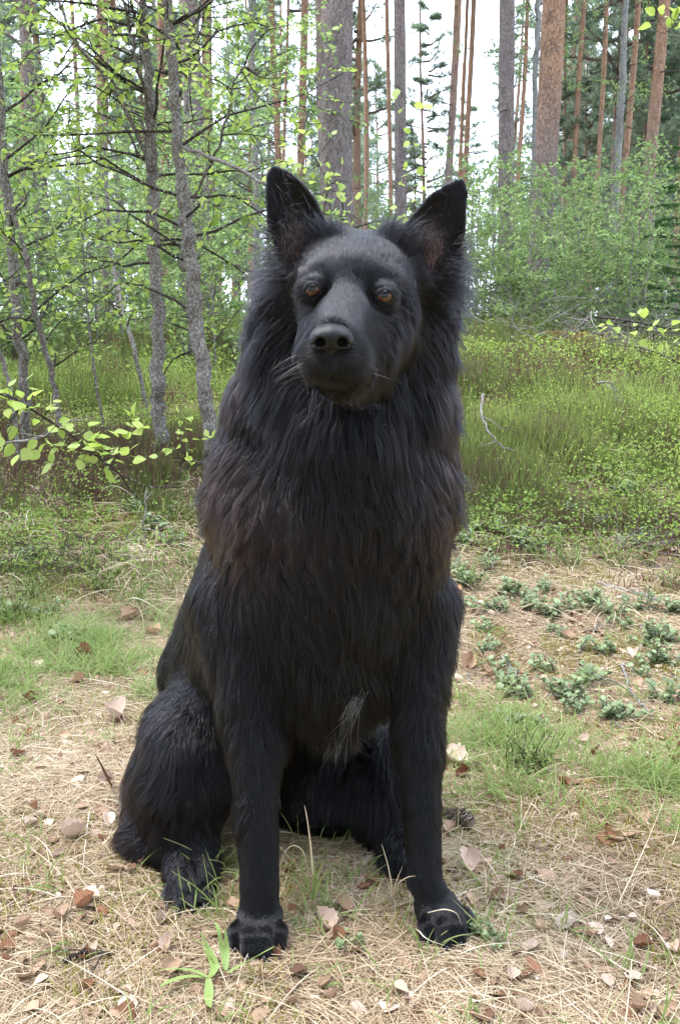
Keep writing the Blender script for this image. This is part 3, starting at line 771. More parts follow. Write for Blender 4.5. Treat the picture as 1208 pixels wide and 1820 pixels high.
def scatter(tv, tf, pos, R, scale, tint=None):
    n, k = len(pos), len(tv)
    sc_ = np.asarray(scale, float); sc_ = sc_[:, None] if sc_.ndim == 1 else sc_
    V = (tv[None] * (sc_[:, None, :] if sc_.ndim == 2 else sc_))
    V = np.einsum('nki,nij->nkj', V, R) + np.asarray(pos)[:, None]
    F = tf[None] + (np.arange(n) * k)[:, None, None]
    return V.reshape(-1, 3), F.reshape(-1, tf.shape[1]), (None if tint is None else np.repeat(tint, k))
# leaf blade along +x, folded on its midrib (5 and 10 points)
LEAF4 = (np.array([(0, 0, 0), (.38, .33, .07), (.42, 0, -.02), (.38, -.33, .07), (1, 0, .02)]), np.array([(0, 2, 1), (0, 3, 2), (1, 2, 4), (3, 4, 2)]))
_lx = [0, .22, .48, .75, 1.0]; _lw = [0, .30, .37, .22, 0]
LEAFV = []; 
for x, w in zip(_lx, _lw):
    zc = -.10 * x * x
    if w == 0: LEAFV.append((x, 0, zc))
    else: LEAFV += [(x, w, zc + .10 * w / .37), (x, 0, zc), (x, -w, zc + .10 * w / .37)]
LEAF10 = (np.array(LEAFV), np.array([(0, 2, 1), (0, 3, 2), (1, 2, 5), (1, 5, 4), (2, 3, 6), (2, 6, 5), (4, 5, 8), (4, 8, 7), (5, 6, 9), (5, 9, 8), (7, 8, 10), (8, 9, 10)]))

class Wood:
    """collects tubes as one mesh"""
    def __init__(s): s.V, s.F, s.T, s.k = [], [], [], 0
    def tube(s, p, r, k=6, tint=0.):
        v, q = tube(p, r, k); s.V.append(v); s.F.append(q + s.k); s.k += len(v)
        s.T.append(np.repeat(np.broadcast_to(tint, (len(p),)), k) if np.ndim(tint) else np.full(len(v), tint))
    def arrays(s): return np.concatenate(s.V), np.concatenate(s.F), np.concatenate(s.T)

def bend(p0, d, L, n, r, wob=.12, up=0., droop=0.):
    """a wandering polyline"""
    pts = [np.array(p0, float)]; d = norm(np.array(d, float))
    for i in range(n):
        d = norm(d + r.normal(size=3) * wob + np.array([0, 0, up - droop * i / n])); pts.append(pts[-1] + d * L / n)
    return np.array(pts)

# ------------------------------------------------------------------ bark, leaf materials
def bark_mat(name, low, high, scale=1.0, lichen=0., bdist=.02):
    m, n, l, out = new_mat(name)
    v = objcoord(n, (1, 1, .42), l)
    vo = n.new('ShaderNodeTexVoronoi'); vo.feature = 'DISTANCE_TO_EDGE'; vo.inputs['Scale'].default_value = 22 * scale
    nw = noise(n, l, 9 * scale, 4, .6, v)
    vm = n.new('ShaderNodeVectorMath'); vm.operation = 'MULTIPLY_ADD'; l.new(nw.outputs['Color'], vm.inputs[0]); vm.inputs[1].default_value = (.12, .12, .12); l.new(v, vm.inputs[2])
    l.new(vm.outputs[0], vo.inputs['Vector'])
    a = n.new('ShaderNodeAttribute'); a.attribute_name = 'tint'
    nc = noise(n, l, 14 * scale, 6, .7, v); nf = noise(n, l, 90 * scale, 5, .75, objcoord(n, (1, 1, .5), l))
    add = n.new('ShaderNodeMath'); add.operation = 'MULTIPLY_ADD'; l.new(nc.outputs[0], add.inputs[0]); add.inputs[1].default_value = .7; 
    sub = n.new('ShaderNodeMath'); sub.operation = 'ADD'; l.new(a.outputs['Fac'], sub.inputs[0]); sub.inputs[1].default_value = -.35; l.new(sub.outputs[0], add.inputs[2]); add.use_clamp = True
    rl = ramp(n, [(.25, tuple(c * .45 for c in low)), (.5, low), (.75, tuple(min(c * 1.45, 1) for c in low))]); l.new(nf.outputs[0], rl.inputs[0])
    rh = ramp(n, [(.25, tuple(c * .5 for c in high)), (.5, high), (.75, tuple(min(c * 1.4, 1) for c in high))]); l.new(nf.outputs[0], rh.inputs[0])
    c = mix(n, l, add.outputs[0], rl.outputs[0], rh.outputs[0])
    fis = ramp(n, [(0, (.40, .36, .36)), (.10, (1, 1, 1))]); l.new(vo.outputs['Distance'], fis.inputs[0])
    c = mix(n, l, .75, c, fis.outputs[0], 'MULTIPLY')
    nb_ = noise(n, l, 7, 4, .65, objcoord(n, (1, 1, .6), l)); rb_ = ramp(n, [(.32, (.55, .52, .52)), (.5, (1, 1, 1)), (.7, (1.0, .96, .92))]); l.new(nb_.outputs[0], rb_.inputs[0])
    c = mix(n, l, .8, c, rb_.outputs[0], 'MULTIPLY')
    vp = n.new('ShaderNodeTexVoronoi'); vp.inputs['Scale'].default_value = 7 * scale; l.new(objcoord(n, (1, 1, .6), l), vp.inputs['Vector'])
    rp = ramp(n, [(.05, (.25, .22, .22)), (.16, (1, 1, 1))]); l.new(vp.outputs['Distance'], rp.inputs[0]); c = mix(n, l, .7, c, rp.outputs[0], 'MULTIPLY')
    if lichen:
        nl_ = noise(n, l, 130, 4, .7, objcoord(n, (1, 1, .7), l)); rm = ramp(n, [(.60 - lichen * .14, (0, 0, 0)), (.64 - lichen * .12, (1, 1, 1))]); l.new(nl_.outputs[0], rm.inputs[0])
        c = mix(n, l, rm.outputs[0], c, (.40, .39, .35))
    b = pbsdf(n, rough=.92, spec=.12); l.new(c, b.inputs['Base Color'])
    hs = n.new('ShaderNodeMath'); hs.operation = 'MULTIPLY_ADD'; l.new(fis.outputs[0], hs.inputs[0]); hs.inputs[1].default_value = .8; l.new(nf.outputs[0], hs.inputs[2])
    bump(n, l, hs.outputs[0], 1.0, bdist, b)
    l.new(b.outputs[0], out.inputs[0]); return m
PINE_BARK = bark_mat('pine_bark', (.29, .235, .225), (.50, .275, .165), 1.5, .35, .025)
DECID_BARK = bark_mat('young_tree_bark', (.20, .16, .145), (.30, .245, .215), 4.0, .75, .006)
BIRCH_BARK = bark_mat('birch_bark', (.10, .095, .09), (.42, .42, .40), 1.0, .6, .01)
TWIG = bark_mat('twig_bark', (.060, .045, .040), (.11, .085, .075), 5.0, .15, .002)
DEADWOOD = bark_mat('dead_wood', (.25, .225, .20), (.42, .38, .34), 5.0, .4, .002)
LEAFM = strand_mat('spring_leaf', [(0, (.14, .22, .045)), (.45, (.28, .39, .075)), (.8, (.40, .50, .11)), (1, (.48, .54, .21))], .45, .55, .35)
LEAFM_FAR = strand_mat('understory_leaf', [(0, (.12, .20, .070)), (.5, (.23, .33, .105)), (1, (.34, .44, .18))], .55, .52, .3)
NEEDLE = strand_mat('pine_needle', [(0, (.12, .16, .105)), (.5, (.22, .285, .18)), (1, (.33, .40, .24))], .6, .35, .3)
SPRUCE = strand_mat('spruce_needle', [(0, (.02, .055, .018)), (.6, (.05, .12, .03)), (1, (.12, .24, .05))], .6, .2, .3)

def region(x, y):
    px = 604 + F_PX * x / (y * CP)
    for lim, w in ((120, 'near the left edge'), (300, 'left of the twin grey trees'), (470, 'between grey trees and dog'), (700, 'behind the dog\'s head'), (880, 'behind the dog\'s left ear'), (1010, 'around the big orange pine'), (1120, 'near the pale birch'), (9999, 'near the right edge')):
        if px < lim: return w
# ------------------------------------------------------------------ PINES
def tree_root(name, x, y): return empty(name, (float(x), float(y), float(height(x, y))))
def local(o, child): child.parent = o; return child

def pine_trunk(parent, foot, top, r0, r1, sides=12, rings=40, seed=0, orange=(3, 9), mat=PINE_BARK, rough=.06):
    r = np.random.default_rng(seed); foot, top = np.array(foot, float), np.array(top, float)
    s = np.linspace(0, 1, rings) ** 1.25
    ctr = foot + (top - foot) * s[:, None]; wob = np.linalg.norm(top - foot) * .004
    ctr[:, 0] += wob * np.sin(s * 9 + r.uniform(0, 6)) * (s > 0); ctr[:, 1] += wob * np.cos(s * 7 + r.uniform(0, 6))
    z = ctr[:, 2] - foot[2]
    rad = r0 + (r1 - r0) * s + r0 * .45 * np.exp(-z / .25)
    v, q = tube(ctr, rad, sides)
    V = v.reshape(rings, sides, 3); th_ = np.linspace(0, 2 * math.pi, sides, endpoint=False)
    tt, ss = np.meshgrid(th_, z, indexing='xy')
    nn = vnoise(np.stack([np.cos(tt) * 2.2, np.sin(tt) * 2.2, ss * 1.3], -1), 1.6, seed + 7) + .6 * vnoise(np.stack([np.cos(tt) * 5, np.sin(tt) * 5, ss * 6], -1), 1.3, seed + 9)
    V += (V - ctr[:, None]) * (nn * rough)[..., None]
    tint = np.repeat(smooth01(z, *orange), sides)
    o = mesh_obj('trunk', V.reshape(-1, 3) - np.array(parent.location), q, mat, parent, attrs={'tint': tint})
    return o, ctr, rad

def needle_tuft(seed, n=13, L=1.0):
    r = np.random.default_rng(seed); V, F = [], []
    for i in range(n):
        d = norm(r.normal(size=3) + np.array([.55, 0, .35])); s = norm(np.cross(d, r.normal(size=3))) * .055
        a = d * .05; b = d * L * r.uniform(.65, 1)
        V += [a - s, a + s, b]; F.append((3 * i, 3 * i + 1, 3 * i + 2))
    return np.array(V), np.array(F)
TUFTS = [needle_tuft(i) for i in range(3)]

def pine_crown_data(seed, z0, z1, nb, reach, tufts, size):
    """branches and needle tufts of a crown, local to a trunk standing on z"""
    r = np.random.default_rng(seed); W = Wood(); pos, dirs = [], []
    for i in range(nb):
        z = z0 + (z1 - z0) * (i + r.random()) / nb; f = (z - z0) / (z1 - z0)
        L = reach * (1 - f**2 * .75) * r.uniform(.5, 1.1) * (.65 + .35 * min(1, f * 5)); a = r.uniform(0, 6.28)
        p = bend((0, 0, z), (math.cos(a), math.sin(a), r.uniform(-.1, .35)), L, 6, r, .16, .05)
        W.tube(p, np.linspace(.035, .008, 7) * (1 + reach * .2), 4)
        for j in range(tufts):
            s = .35 + .65 * r.random() ** .7; k = s * 6; i0 = min(int(k), 5); q = p[i0] + (p[i0 + 1] - p[i0]) * (k - i0)
            off = r.normal(size=3) * np.array([1, 1, .45]) * L * .16 * (1.1 - s * .4)
            pos.append(q + off); dirs.append(norm(p[i0 + 1] - p[i0] + r.normal(size=3) * .5))
    pos, dirs = np.array(pos), np.array(dirs); n = len(pos)
    Vs, Fs, Ts, k = [], [], [], 0; which = r.integers(0, 3, n); tn_ = np.clip(.5 + .35 * vnoise(pos, 1.2, seed) + r.normal(size=n) * .15, 0, 1)
    R = frame(dirs, r=r, twist=.5)
    for w in range(3):
        m = which == w
        v, f, t = scatter(TUFTS[w][0], TUFTS[w][1], pos[m], R[m], size * r.uniform(.7, 1.3, m.sum()), tn_[m]); Vs.append(v); Fs.append(f + k); Ts.append(t); k += len(v)
    return W.arrays(), (np.concatenate(Vs), np.concatenate(Fs), np.concatenate(Ts))

CROWNS = {}
for key, args in {'tall_a': (1, 8.5, 17, 34, 2.4, 30, .26), 'tall_b': (2, 9.5, 18, 30, 2.8, 34, .26), 'mid_a': (3, 4.5, 13, 42, 1.9, 24, .24), 'mid_b': (4, 5.5, 15, 44, 2.2, 26, .24),
                  'young': (5, 1.6, 7.5, 46, 1.4, 20, .20)}.items():
    w, t = pine_crown_data(*args)
    CROWNS[key] = (mesh_data('branches', w[0], w[1], PINE_BARK, attrs={'tint': w[2] + .2}), mesh_data('crown', t[0], t[1], NEEDLE, False, attrs={'tint': t[2]}))
def add_crown(root, key, rot, s=1.0, off=(0, 0)):
    for me, nm in zip(CROWNS[key], ('branches', 'crown')):
        o = bpy.data.objects.new(nm, me); o['kind'] = 'stuff'; o.parent = root; o.rotation_euler = (0, 0, rot); o.scale = (s, s, s); o.location = (off[0], off[1], 0); link(o)

# (px at the picture's top, px at its foot-ward reading, row of that reading, distance, width px, orange from/to in m, sides, label)
PINES = [
 (607, 611, 400, 9.6, 56, (6, 14), 40, 'thick grey-barked pine trunk rising directly behind the dog\'s head'),
 (580, 588, 380, 13.5, 24, (1, 9), 24, 'reddish pine trunk half hidden behind the thick grey pine above the dog'),
 (713, 704, 390, 13, 21, (3, 8), 24, 'pinkish grey pine trunk seen between the dog\'s two ears, right of the thick one'),
 (691, 688, 380, 20, 8, (-2, 3), 10, 'slim orange pine trunk hugging the pinkish pine between the ears'),
 (644, 646, 400, 22, 9, (-1, 5), 10, 'thin brown pine trunk just right of the thick grey pine'),
 (807, 797, 320, 17, 14, (1, 7), 16, 'pinkish straight pine trunk behind the tip of the dog\'s left ear'),
 (826, 820, 330, 24, 7, (-2, 3), 10, 'thinner of two orange pine trunks standing close together by the ear tip'),
 (836, 830, 330, 23, 10, (-2, 3), 12, 'wider of two orange pine trunks standing close together by the ear tip'),
 (909, 895, 430, 12, 28, (7, 16), 28, 'grey scaly pine trunk right of the paired orange trunks'),
 (932, 913, 345, 21, 8, (-2, 3), 10, 'slender orange pine trunk leaning behind the grey scaly pine'),
 (971, 958, 430, 11, 40, (1.4, 3.4), 32, 'big pine trunk turning from grey to orange on the right'),
 (1012, 1000, 360, 25, 6, (0, 6), 8, 'very thin brown pine trunk just right of the big orange pine'),
 (1043, 1020, 330, 22, 10, (0, 5), 10, 'pinkish leaning pine trunk between the big orange pine and the pale birch'),
 (1073, 1057, 345, 20, 9, (-2, 3), 10, 'bright orange slim pine trunk left of the pale lichened birch'),
 (1125, 1098, 430, 17, 11, (-1, 4), 12, 'orange pine trunk crossing in front of the pale lichened birch'),
 (1180, 1155, 430, 14, 21, (1, 4), 20, 'tall orange-topped pine trunk near the right edge'),
 (1162, 1147, 470, 24, 6, (2, 9), 8, 'thin dark pine trunk left of the orange-topped pine at the right edge'),
 (1212, 1203, 380, 18, 10, (-2, 3), 10, 'orange pine trunk cut by the right edge of the view'),
 (345, 352, 430, 10.5, 34, (2.5, 6), 28, 'broad pinkish grey pine trunk behind the two lichened young trees'),
 (374, 377, 400, 16, 19, (1, 5), 18, 'reddish pine trunk just right of the broad pinkish one'),
 (291, 299, 520, 18, 13, (-2, 3), 14, 'orange pine trunk seen between the two lichened young trees'),
 (175, 190, 400, 14, 21, (1.5, 4.5), 18, 'pine trunk with reddish upper bark among the leaves on the left'),
 (54, 68, 300, 14, 21, (3, 7), 18, 'pinkish grey pine trunk among the leaves in the upper left'),
 (36, 44, 390, 18, 13, (0, 7), 12, 'brown pine trunk left of the pinkish one in the upper left'),
 (-8, 8, 300, 14, 18, (2, 7), 14, 'pine trunk cut by the left edge of the view'),
 (488, 492, 330, 18, 12, (-1, 3), 14, 'orange pine trunk left of the thin one above the dog\'s right ear'),
 (508, 508, 300, 26, 6, (-2, 3), 8, 'very thin orange pine trunk between two wider orange ones above the ear'),
 (538, 540, 330, 17, 14, (-2, 2), 14, 'orange pine trunk behind the tip of the dog\'s right ear'),
 (125, 140, 420, 22, 8, (2, 9), 8, 'thin grey pine trunk behind the leafy branches on the left'),
]
for i, (xt, xb, yb, Y, wpx, org, sides, lab) in enumerate(PINES):
    a, b = P(xt, 0, Y), P(xb, yb, Y)
    d = (a - b) / (a[2] - b[2]); zf = float(height(b[0], Y)) - .12
    f = b + d * (zf - b[2]); H = 17 + (i * 7 % 5) * .6; tp_ = f + d * H; rr_ = wpx * Y / F_PX / 2 * .96
    root_ = empty('pine_tree', f); tag(root_, lab, 'tree', 'pine trunks standing behind the dog')
    pine_trunk(root_, f, tp_, rr_ * 1.05, rr_ * .5, sides, 90 if Y < 14 else 36, i, org, rough=.045 if Y < 14 else .06)
    add_crown(root_, ('tall_a', 'tall_b')[i % 2], i * 1.7, 1.0, (d[0] * 13, d[1] * 13))
    # dead stubs
    r = np.random.default_rng(900 + i); W = Wood()
    for j in range(7 if Y < 18 else 4):
        z = r.uniform(1.2, 9); a_ = r.uniform(0, 6.28); pp = bend(f + d * z, (math.cos(a_), math.sin(a_), r.uniform(-.3, .2)), r.uniform(.25, 1.1), 5, r, .15, 0, .1)
        W.tube(pp - f, np.linspace(.012, .003, 6), 4)
    v, q, t = W.arrays(); mesh_obj('dead_branches', v, q, TWIG, root_, attrs={'tint': t})['kind'] = 'stuff'

# far pines: crowns low enough to fill the view between the trunks; open to the sky above the dog's left ear
r = np.random.default_rng(55); nfar = 0
def px_of(x, y, z):
    d = y * CP - (z - CAM_H) * SP; return 604 + F_PX * x / d
FAR = []
while len(FAR) < 185:
    y = 22 + 46 * r.random() ** .8; px = r.uniform(-450, 1660); x = (px - 604) / F_PX * y
    p0 = px
    if 725 < p0 < 890 and r.random() < .80: continue
    if p0 < 900 and r.random() < .35: continue
    if any(abs(x - q[0]) < .9 and abs(y - q[1]) < 1.5 for q in FAR): continue
    FAR.append((x, y))
for i in range(22):
    y = r.uniform(20, 40); FAR.append(((r.uniform(960, 1290) - 604) / F_PX * y, y))
# more of the wood, unseen: pines added round the camera to dim front light
for i in range(58):
    a_ = math.pi * (1.0 + (i + r.random()) / 58 * 1.0) ; q_ = (4.5, 8, 12, 17, 23, 7)[i % 6] * r.uniform(.85, 1.2)
    FAR.append((math.cos(a_) * q_ * 1.1, math.sin(a_) * q_ + .5))
for i in range(12):
    s_ = (-1, 1)[i % 2]; q_ = r.uniform(2.0, 12); FAR.append((s_ * (q_ * .55 + r.uniform(2.2, 6)), q_))
FTR = {}
for i in range(4):
    e_ = empty('tmp'); o, _, _ = pine_trunk(e_, (0, 0, -.2), (.25 * (i - 1.5), .1, 15 + i), .09 + .02 * i, .03, 7, 18, 300 + i, ((0, 6), (-1, 3), (3, 9), (1, 7))[i]); FTR[i] = o.data
    bpy.data.objects.remove(o); bpy.data.objects.remove(e_)
for i, (x, y) in enumerate(FAR):
    root_ = empty('far_pine', (x, y, float(height(x, y))), (0, 0, 0))
    young = i % 3 == 0
    w_ = region(x, y) if y > 20 else 'unseen outside the clearing'; dd_ = 'deep in' if y < 42 else 'far in'
    tag(root_, f'young bushy pine {dd_} the forest {w_}' if young else f'slim ragged pine {dd_} the forest {w_}', 'tree', f'{"young" if young else "slim"} pines {dd_} the forest {w_}')
    s = r.uniform(.75, 1.15); o = bpy.data.objects.new('trunk', FTR[i % 4]); o.parent = root_; link(o)
    if young: o.scale = (s * .55, s * .55, s * .5)
    else: o.scale = (s, s, s)
    add_crown(root_, 'young' if young else ('mid_a', 'mid_b')[i % 2], r.uniform(0, 6.28), s)

# ------------------------------------------------------------------ LEAFY TREES
def leafy(root, paths, seed, leaf_mat, leaf=LEAF4, lsize=.034, bmat=DECID_BARK, twig=.30, nb=14, blen=.8, zmin=.5, lp=8, spread=(1, 1, .35), sides=10, crookY=.0, droop=.05, zmax=9, stuff=True, updir=.45, back=0.):
    """paths: list of (points, radii) stems in world coordinates; side branches, twigs and leaves grow from them"""
    r = np.random.default_rng(seed); o3 = np.array(root.location)
    W = Wood(); pos, dr = [], []
    for k, (pp, rad) in enumerate(paths):
        pp = np.array(pp, float)
        # resample with crookedness
        t = np.linspace(0, len(pp) - 1, max(len(pp) * 7, 14)); i0 = np.minimum(t.astype(int), len(pp) - 2)
        q = pp[i0] + (pp[i0 + 1] - pp[i0]) * (t - i0)[:, None]; rq = np.interp(t, np.arange(len(pp)), rad)
        q[1:] += r.normal(size=(len(q) - 1, 3)) * np.array([1, 1, .2]) * rq[1:, None] * .22
        v, f = tube(q, rq, sides); nn = 1 + .16 * vnoise(v, 45, seed) + .10 * vnoise(v, 110, seed + 1)
        c_ = np.repeat(q, sides, 0); v = c_ + (v - c_) * nn[:, None]
        mesh_obj('trunk', v - o3, f, bmat, root, attrs={'tint': np.full(len(v), .35)})
        L_ = np.linalg.norm(np.diff(q, axis=0), axis=1).sum(); nbr = int(nb * L_)
        for j in range(nbr):
            s = r.random(); i1 = min(int(s * (len(q) - 1)), len(q) - 2); b0 = q[i1]
            g0 = float(height(b0[0], b0[1]))
            if b0[2] < g0 + zmin or b0[2] > zmax: continue
            a = r.uniform(0, 6.28); L = blen * r.uniform(.4, 1.15) * (1 - .25 * s)
            p = bend(b0, (math.cos(a) - back * .5, math.sin(a) * .85 + back, updir + r.uniform(-.3, .3)), L, 7, r, .20, .0, droop)
            W.tube(p, np.linspace(min(rq[i1] * .40, .0065), .0013, 8), 5)
            for m in range(int(L / twig * 2.2) + 1):
                s2 = .25 + .75 * r.random(); i2 = min(int(s2 * 7), 6); c0 = p[i2] + (p[i2 + 1] - p[i2]) * (s2 * 7 - i2)
                dd = norm(norm(p[i2 + 1] - p[i2]) * .7 + r.normal(size=3) * np.array([.8, .8, .35]))
                tw = bend(c0, dd, twig * r.uniform(.5, 1.2), 4, r, .18, 0, .1); W.tube(tw, np.linspace(.0018, .0007, 5), 3)
                for u in range(lp):
                    s3 = (u + .6) / lp; i3 = min(int(s3 * 4), 3); base = tw[i3] + (tw[i3 + 1] - tw[i3]) * (s3 * 4 - i3)
                    pos.append(base); dr.append(norm(norm(tw[i3 + 1] - tw[i3]) * .5 + r.normal(size=3) * np.array([.8, .8, .5]) + np.array([0, 0, -.25])))
    pos, dr = np.array(pos), np.array(dr); n = len(pos)
    if W.V:
        v, q, t = W.arrays(); mesh_obj('branches', v - o3, q, TWIG, root, attrs={'tint': t})['kind'] = 'stuff'
    tint = np.clip(.5 + .25 * vnoise(pos, 2.5, seed + 5) + r.normal(size=n) * .2, 0, 1)
    v, f, t = scatter(leaf[0], leaf[1], pos, frame(dr, r=r, twist=.55), lsize * r.uniform(.6, 1.25, n), tint)
    o = mesh_obj('leaves', v - o3, f, leaf_mat, root, smooth=False, attrs={'tint': t})
    if stuff: o['kind'] = 'stuff'
    return n

def path(pix, w):
    """pix: (px,py,Y) readings from the foot up, w: widths px"""
    return np.array([P(*p) for p in pix]), np.array([ww * p[2] / F_PX / 2 * .92 for ww, p in zip(w, pix)])
def up_on(pp, rr_, L, d=(0, 0, 1)):
    d = norm(np.array(d, float)); return np.vstack([pp, pp[-1] + d * L]), np.append(rr_, rr_[-1] * .4)
def seat(pp):
    """set the foot of a stem into the ground"""
    x, y = pp[0][0], pp[0][1]; pp = pp.copy(); z = float(height(x, y)) - .04
    if pp[0][2] > z: pp = np.vstack([[x, y, z], pp])
    return pp
NEAR = [
 ([(286, 790, 3.75), (283, 690, 3.75), (278, 500, 3.8), (272, 350, 3.85), (267, 250, 3.85), (262, 100, 3.85), (254, -10, 3.8)], [27, 26, 22, 21, 21, 16, 14], 'crooked grey young tree with flaking lichened bark, left of its twin'),
 ([(375, 800, 3.6), (366, 700, 3.6), (347, 560, 3.65), (341, 470, 3.65), (328, 360, 3.7), (316, 250, 3.7), (306, 120, 3.7), (298, -10, 3.7)], [27, 28, 30, 27, 25, 20, 18, 17], 'crooked grey young tree with flaking lichened bark beside the dog\'s shoulder'),
 ([(48, 770, 4.0), (40, 640, 4.0), (30, 560, 4.0), (22, 460, 4.05), (10, 330, 4.1), (2, 200, 4.1)], [18, 19, 19, 19, 17, 14], 'lichened young trunk curving up along the left edge'),
 ([(106, 745, 3.9), (92, 660, 3.9), (66, 570, 3.85), (48, 460, 3.8), (38, 420, 3.8), (12, 350, 3.8), (-25, 250, 3.8)], [12, 11, 11, 9, 8, 7, 6], 'slim dark leaning young stem right of the left edge trunk'),
 ([(26, 720, 3.6), (8, 650, 3.6), (-20, 560, 3.6), (-60, 400, 3.6)], [8, 9, 8, 7], 'bent young stem leaning out past the left edge'),
 ([(262, 725, 4.8), (238, 620, 4.8), (216, 540, 4.9), (198, 460, 5), (190, 330, 5)], [8, 8, 7, 7, 6], 'slender pale stem standing left of the twin grey trunks'),
 ([(187, 770, 4.0), (172, 690, 4.0), (158, 580, 4.05), (150, 470, 4.05)], [5, 5, 4, 3], 'thin sapling with round leaves left of the twin grey trunks'),
]
for i, (pix, w, lab) in enumerate(NEAR):
    pp, rad = path(pix, w); n0 = len(pp); pp = seat(pp)
    if len(pp) > n0: rad = np.append(rad[0] * 1.1, rad)
    big = w[0] > 15
    pp, rad = up_on(pp, rad, 1.6 if big else .5, pp[-1] - pp[-2])
    root_ = empty('young_tree', pp[0]); tag(root_, lab, 'tree', 'lichened young trees on the left')
    leafy(root_, [(pp, rad)], 20 + i, LEAFM, LEAF4, .036, nb=9 if big else 7, blen=.9 if big else .4, zmin=.45 if big else .35, lp=8, back=.45 if i < 2 else .1, sides=14 if big else 8, zmax=3.2)
# the larger side limbs of the twin trees, read off the photograph
def limb(parent_i, pix, w, seed, leaves=True):
    pp, rad = path(pix, w); return pp, rad
LIMBS = [([(266, 290, 3.85), (225, 195, 3.8), (180, 130, 3.75), (135, 75, 3.7), (105, 0, 3.7)], [9, 8, 7, 6, 5], 'dark limb forking up to the left from the leftmost twin tree'),
         ([(268, 270, 3.85), (250, 215, 3.9), (215, 170, 4.0), (170, 100, 4.0)], [7, 6, 5, 4], 'second dark limb'),
         ([(270, 210, 3.85), (245, 120, 3.7), (232, 50, 3.7), (218, -10, 3.6)], [8, 7, 6, 5], 'x'),
         ([(345, 350, 3.7), (388, 260, 3.6), (408, 200, 3.55), (416, 140, 3.5), (440, 120, 3.4)], [6, 5, 5, 4, 3], 'x'),
         ([(330, 200, 3.7), (345, 90, 3.8), (360, -10, 3.9)], [5, 4, 4], 'x'),
         ([(283, 248, 3.9), (340, 268, 3.6), (400, 290, 3.4), (478, 328, 3.2)], [4, 7, 7, 5], 'x')]
trees = [o for o in bpy.data.objects if o.name.startswith('young_tree')]
trees.sort(key=lambda o: o.name)
r = np.random.default_rng(71)
for i, (pix, w, _) in enumerate(LIMBS):
    par = trees[0] if i < 3 else trees[1]; o3 = np.array(par.location); pp, rad = path(pix, w)
    W = Wood(); pos, dr = [], []
    t = np.linspace(0, len(pp) - 1, len(pp) * 5); i0 = np.minimum(t.astype(int), len(pp) - 2); q = pp[i0] + (pp[i0 + 1] - pp[i0]) * (t - i0)[:, None]
    q[1:-1] += r.normal(size=(len(q) - 2, 3)) * .004; v, f = tube(q, np.interp(t, np.arange(len(pp)), rad), 8)
    mesh_obj('branch', v - o3, f, DECID_BARK, par, attrs={'tint': np.full(len(v), .2)})
    if i == 5: continue
    for j in range(16):
        b0 = q[r.integers(4, len(q))]; tw = bend(b0, r.normal(size=3) * np.array([1, 1, .5]), r.uniform(.15, .5), 6, r, .2, 0, .1); W.tube(tw, np.linspace(.003, .0008, 7), 4)
        for u in range(9):
            s3 = r.uniform(.2, 1) * 6; i3 = min(int(s3), 5); pos.append(tw[i3] + (tw[i3 + 1] - tw[i3]) * (s3 - i3)); dr.append(r.normal(size=3) + np.array([0, 0, -.3]))
    v, f, t = W.arrays(); mesh_obj('twigs', v - o3, f, TWIG, par, attrs={'tint': t})['kind'] = 'stuff'
    n = len(pos); v, f, t = scatter(LEAF4[0], LEAF4[1], np.array(pos), frame(dr, r=r, twist=.5), .036 * r.uniform(.6, 1.2, n), np.clip(.6 + r.normal(size=n) * .2, 0, 1))
    mesh_obj('leaves', v - o3, f, LEAFM, par, False, {'tint': t})['kind'] = 'stuff'

# saplings and bushes further back: four models, copied
def sapling(seed, H, nb, blen, lp, lsize, nst=1):
    root_ = empty('leafy_sapling'); r = np.random.default_rng(seed); ps = []
    for k in range(nst):
        a = r.uniform(0, 6.28); d = (math.cos(a) * .12 * (nst > 1), math.sin(a) * .12 * (nst > 1), 1)
        p = bend((0.04 * math.cos(a), .04 * math.sin(a), -.05), d, H * r.uniform(.8, 1), 6, r, .05, .05); ps.append((p, np.linspace(.012 * H / 2, .003, 7)))
    # heights are measured from a flat stand here
    n = leafy(root_, ps, seed, LEAFM_FAR, LEAF4, lsize, nb=nb, blen=blen, zmin=-5, lp=lp, sides=6, zmax=99, updir=.35)
    return root_, n
SAP = [sapling(401, 2.6, 11, .8, 9, .055, 1), sapling(402, 1.9, 12, .7, 9, .052, 2), sapling(403, 3.4, 10, 1.0, 9, .056, 1), sapling(404, 1.2, 15, .5, 9, .046, 3)]
SAP_T = [s[0] for s in SAP]
def copy_tree(src, parent=None):
    c = src.copy(); col.objects.link(c); c.parent = parent
    for ch in src.children:
        copy_tree(ch, c)
    return c
r = np.random.default_rng(91); spots = []
def spots_in(n, px0, px1, y0, y1, kinds, s0=.8, s1=1.15, mind=.35):
    k = 0; tries = 0
    while k < n and tries < 4000:
        tries += 1; y = r.uniform(y0, y1); px = r.uniform(px0, px1); x = (px - 604) / F_PX * y * 1.0
        if any((x - a)**2 + (y - b)**2 < mind**2 for a, b, *_ in spots): continue
        spots.append((x, y, kinds[r.integers(0, len(kinds))], r.uniform(s0, s1), r.uniform(0, 6.28))); k += 1
spots_in(10, -60, 440, 5.5, 8.5, (0, 3, 0, 1), .7, 1.0)
spots_in(15, -100, 470, 8.5, 14, (0, 2, 2, 1), .9, 1.2)
spots_in(15, 830, 1180, 8.8, 13, (1, 3, 0, 1), .7, 1.0)
spots_in(28, 560, 1320, 13, 20, (0, 1, 0, 1), .8, 1.15)
spots_in(12, -100, 600, 14, 20, (0, 2, 0), .9, 1.2)
spots_in(6, 830, 1130, 8.0, 10.5, (3, 1), .7, 1.0)
first = {}
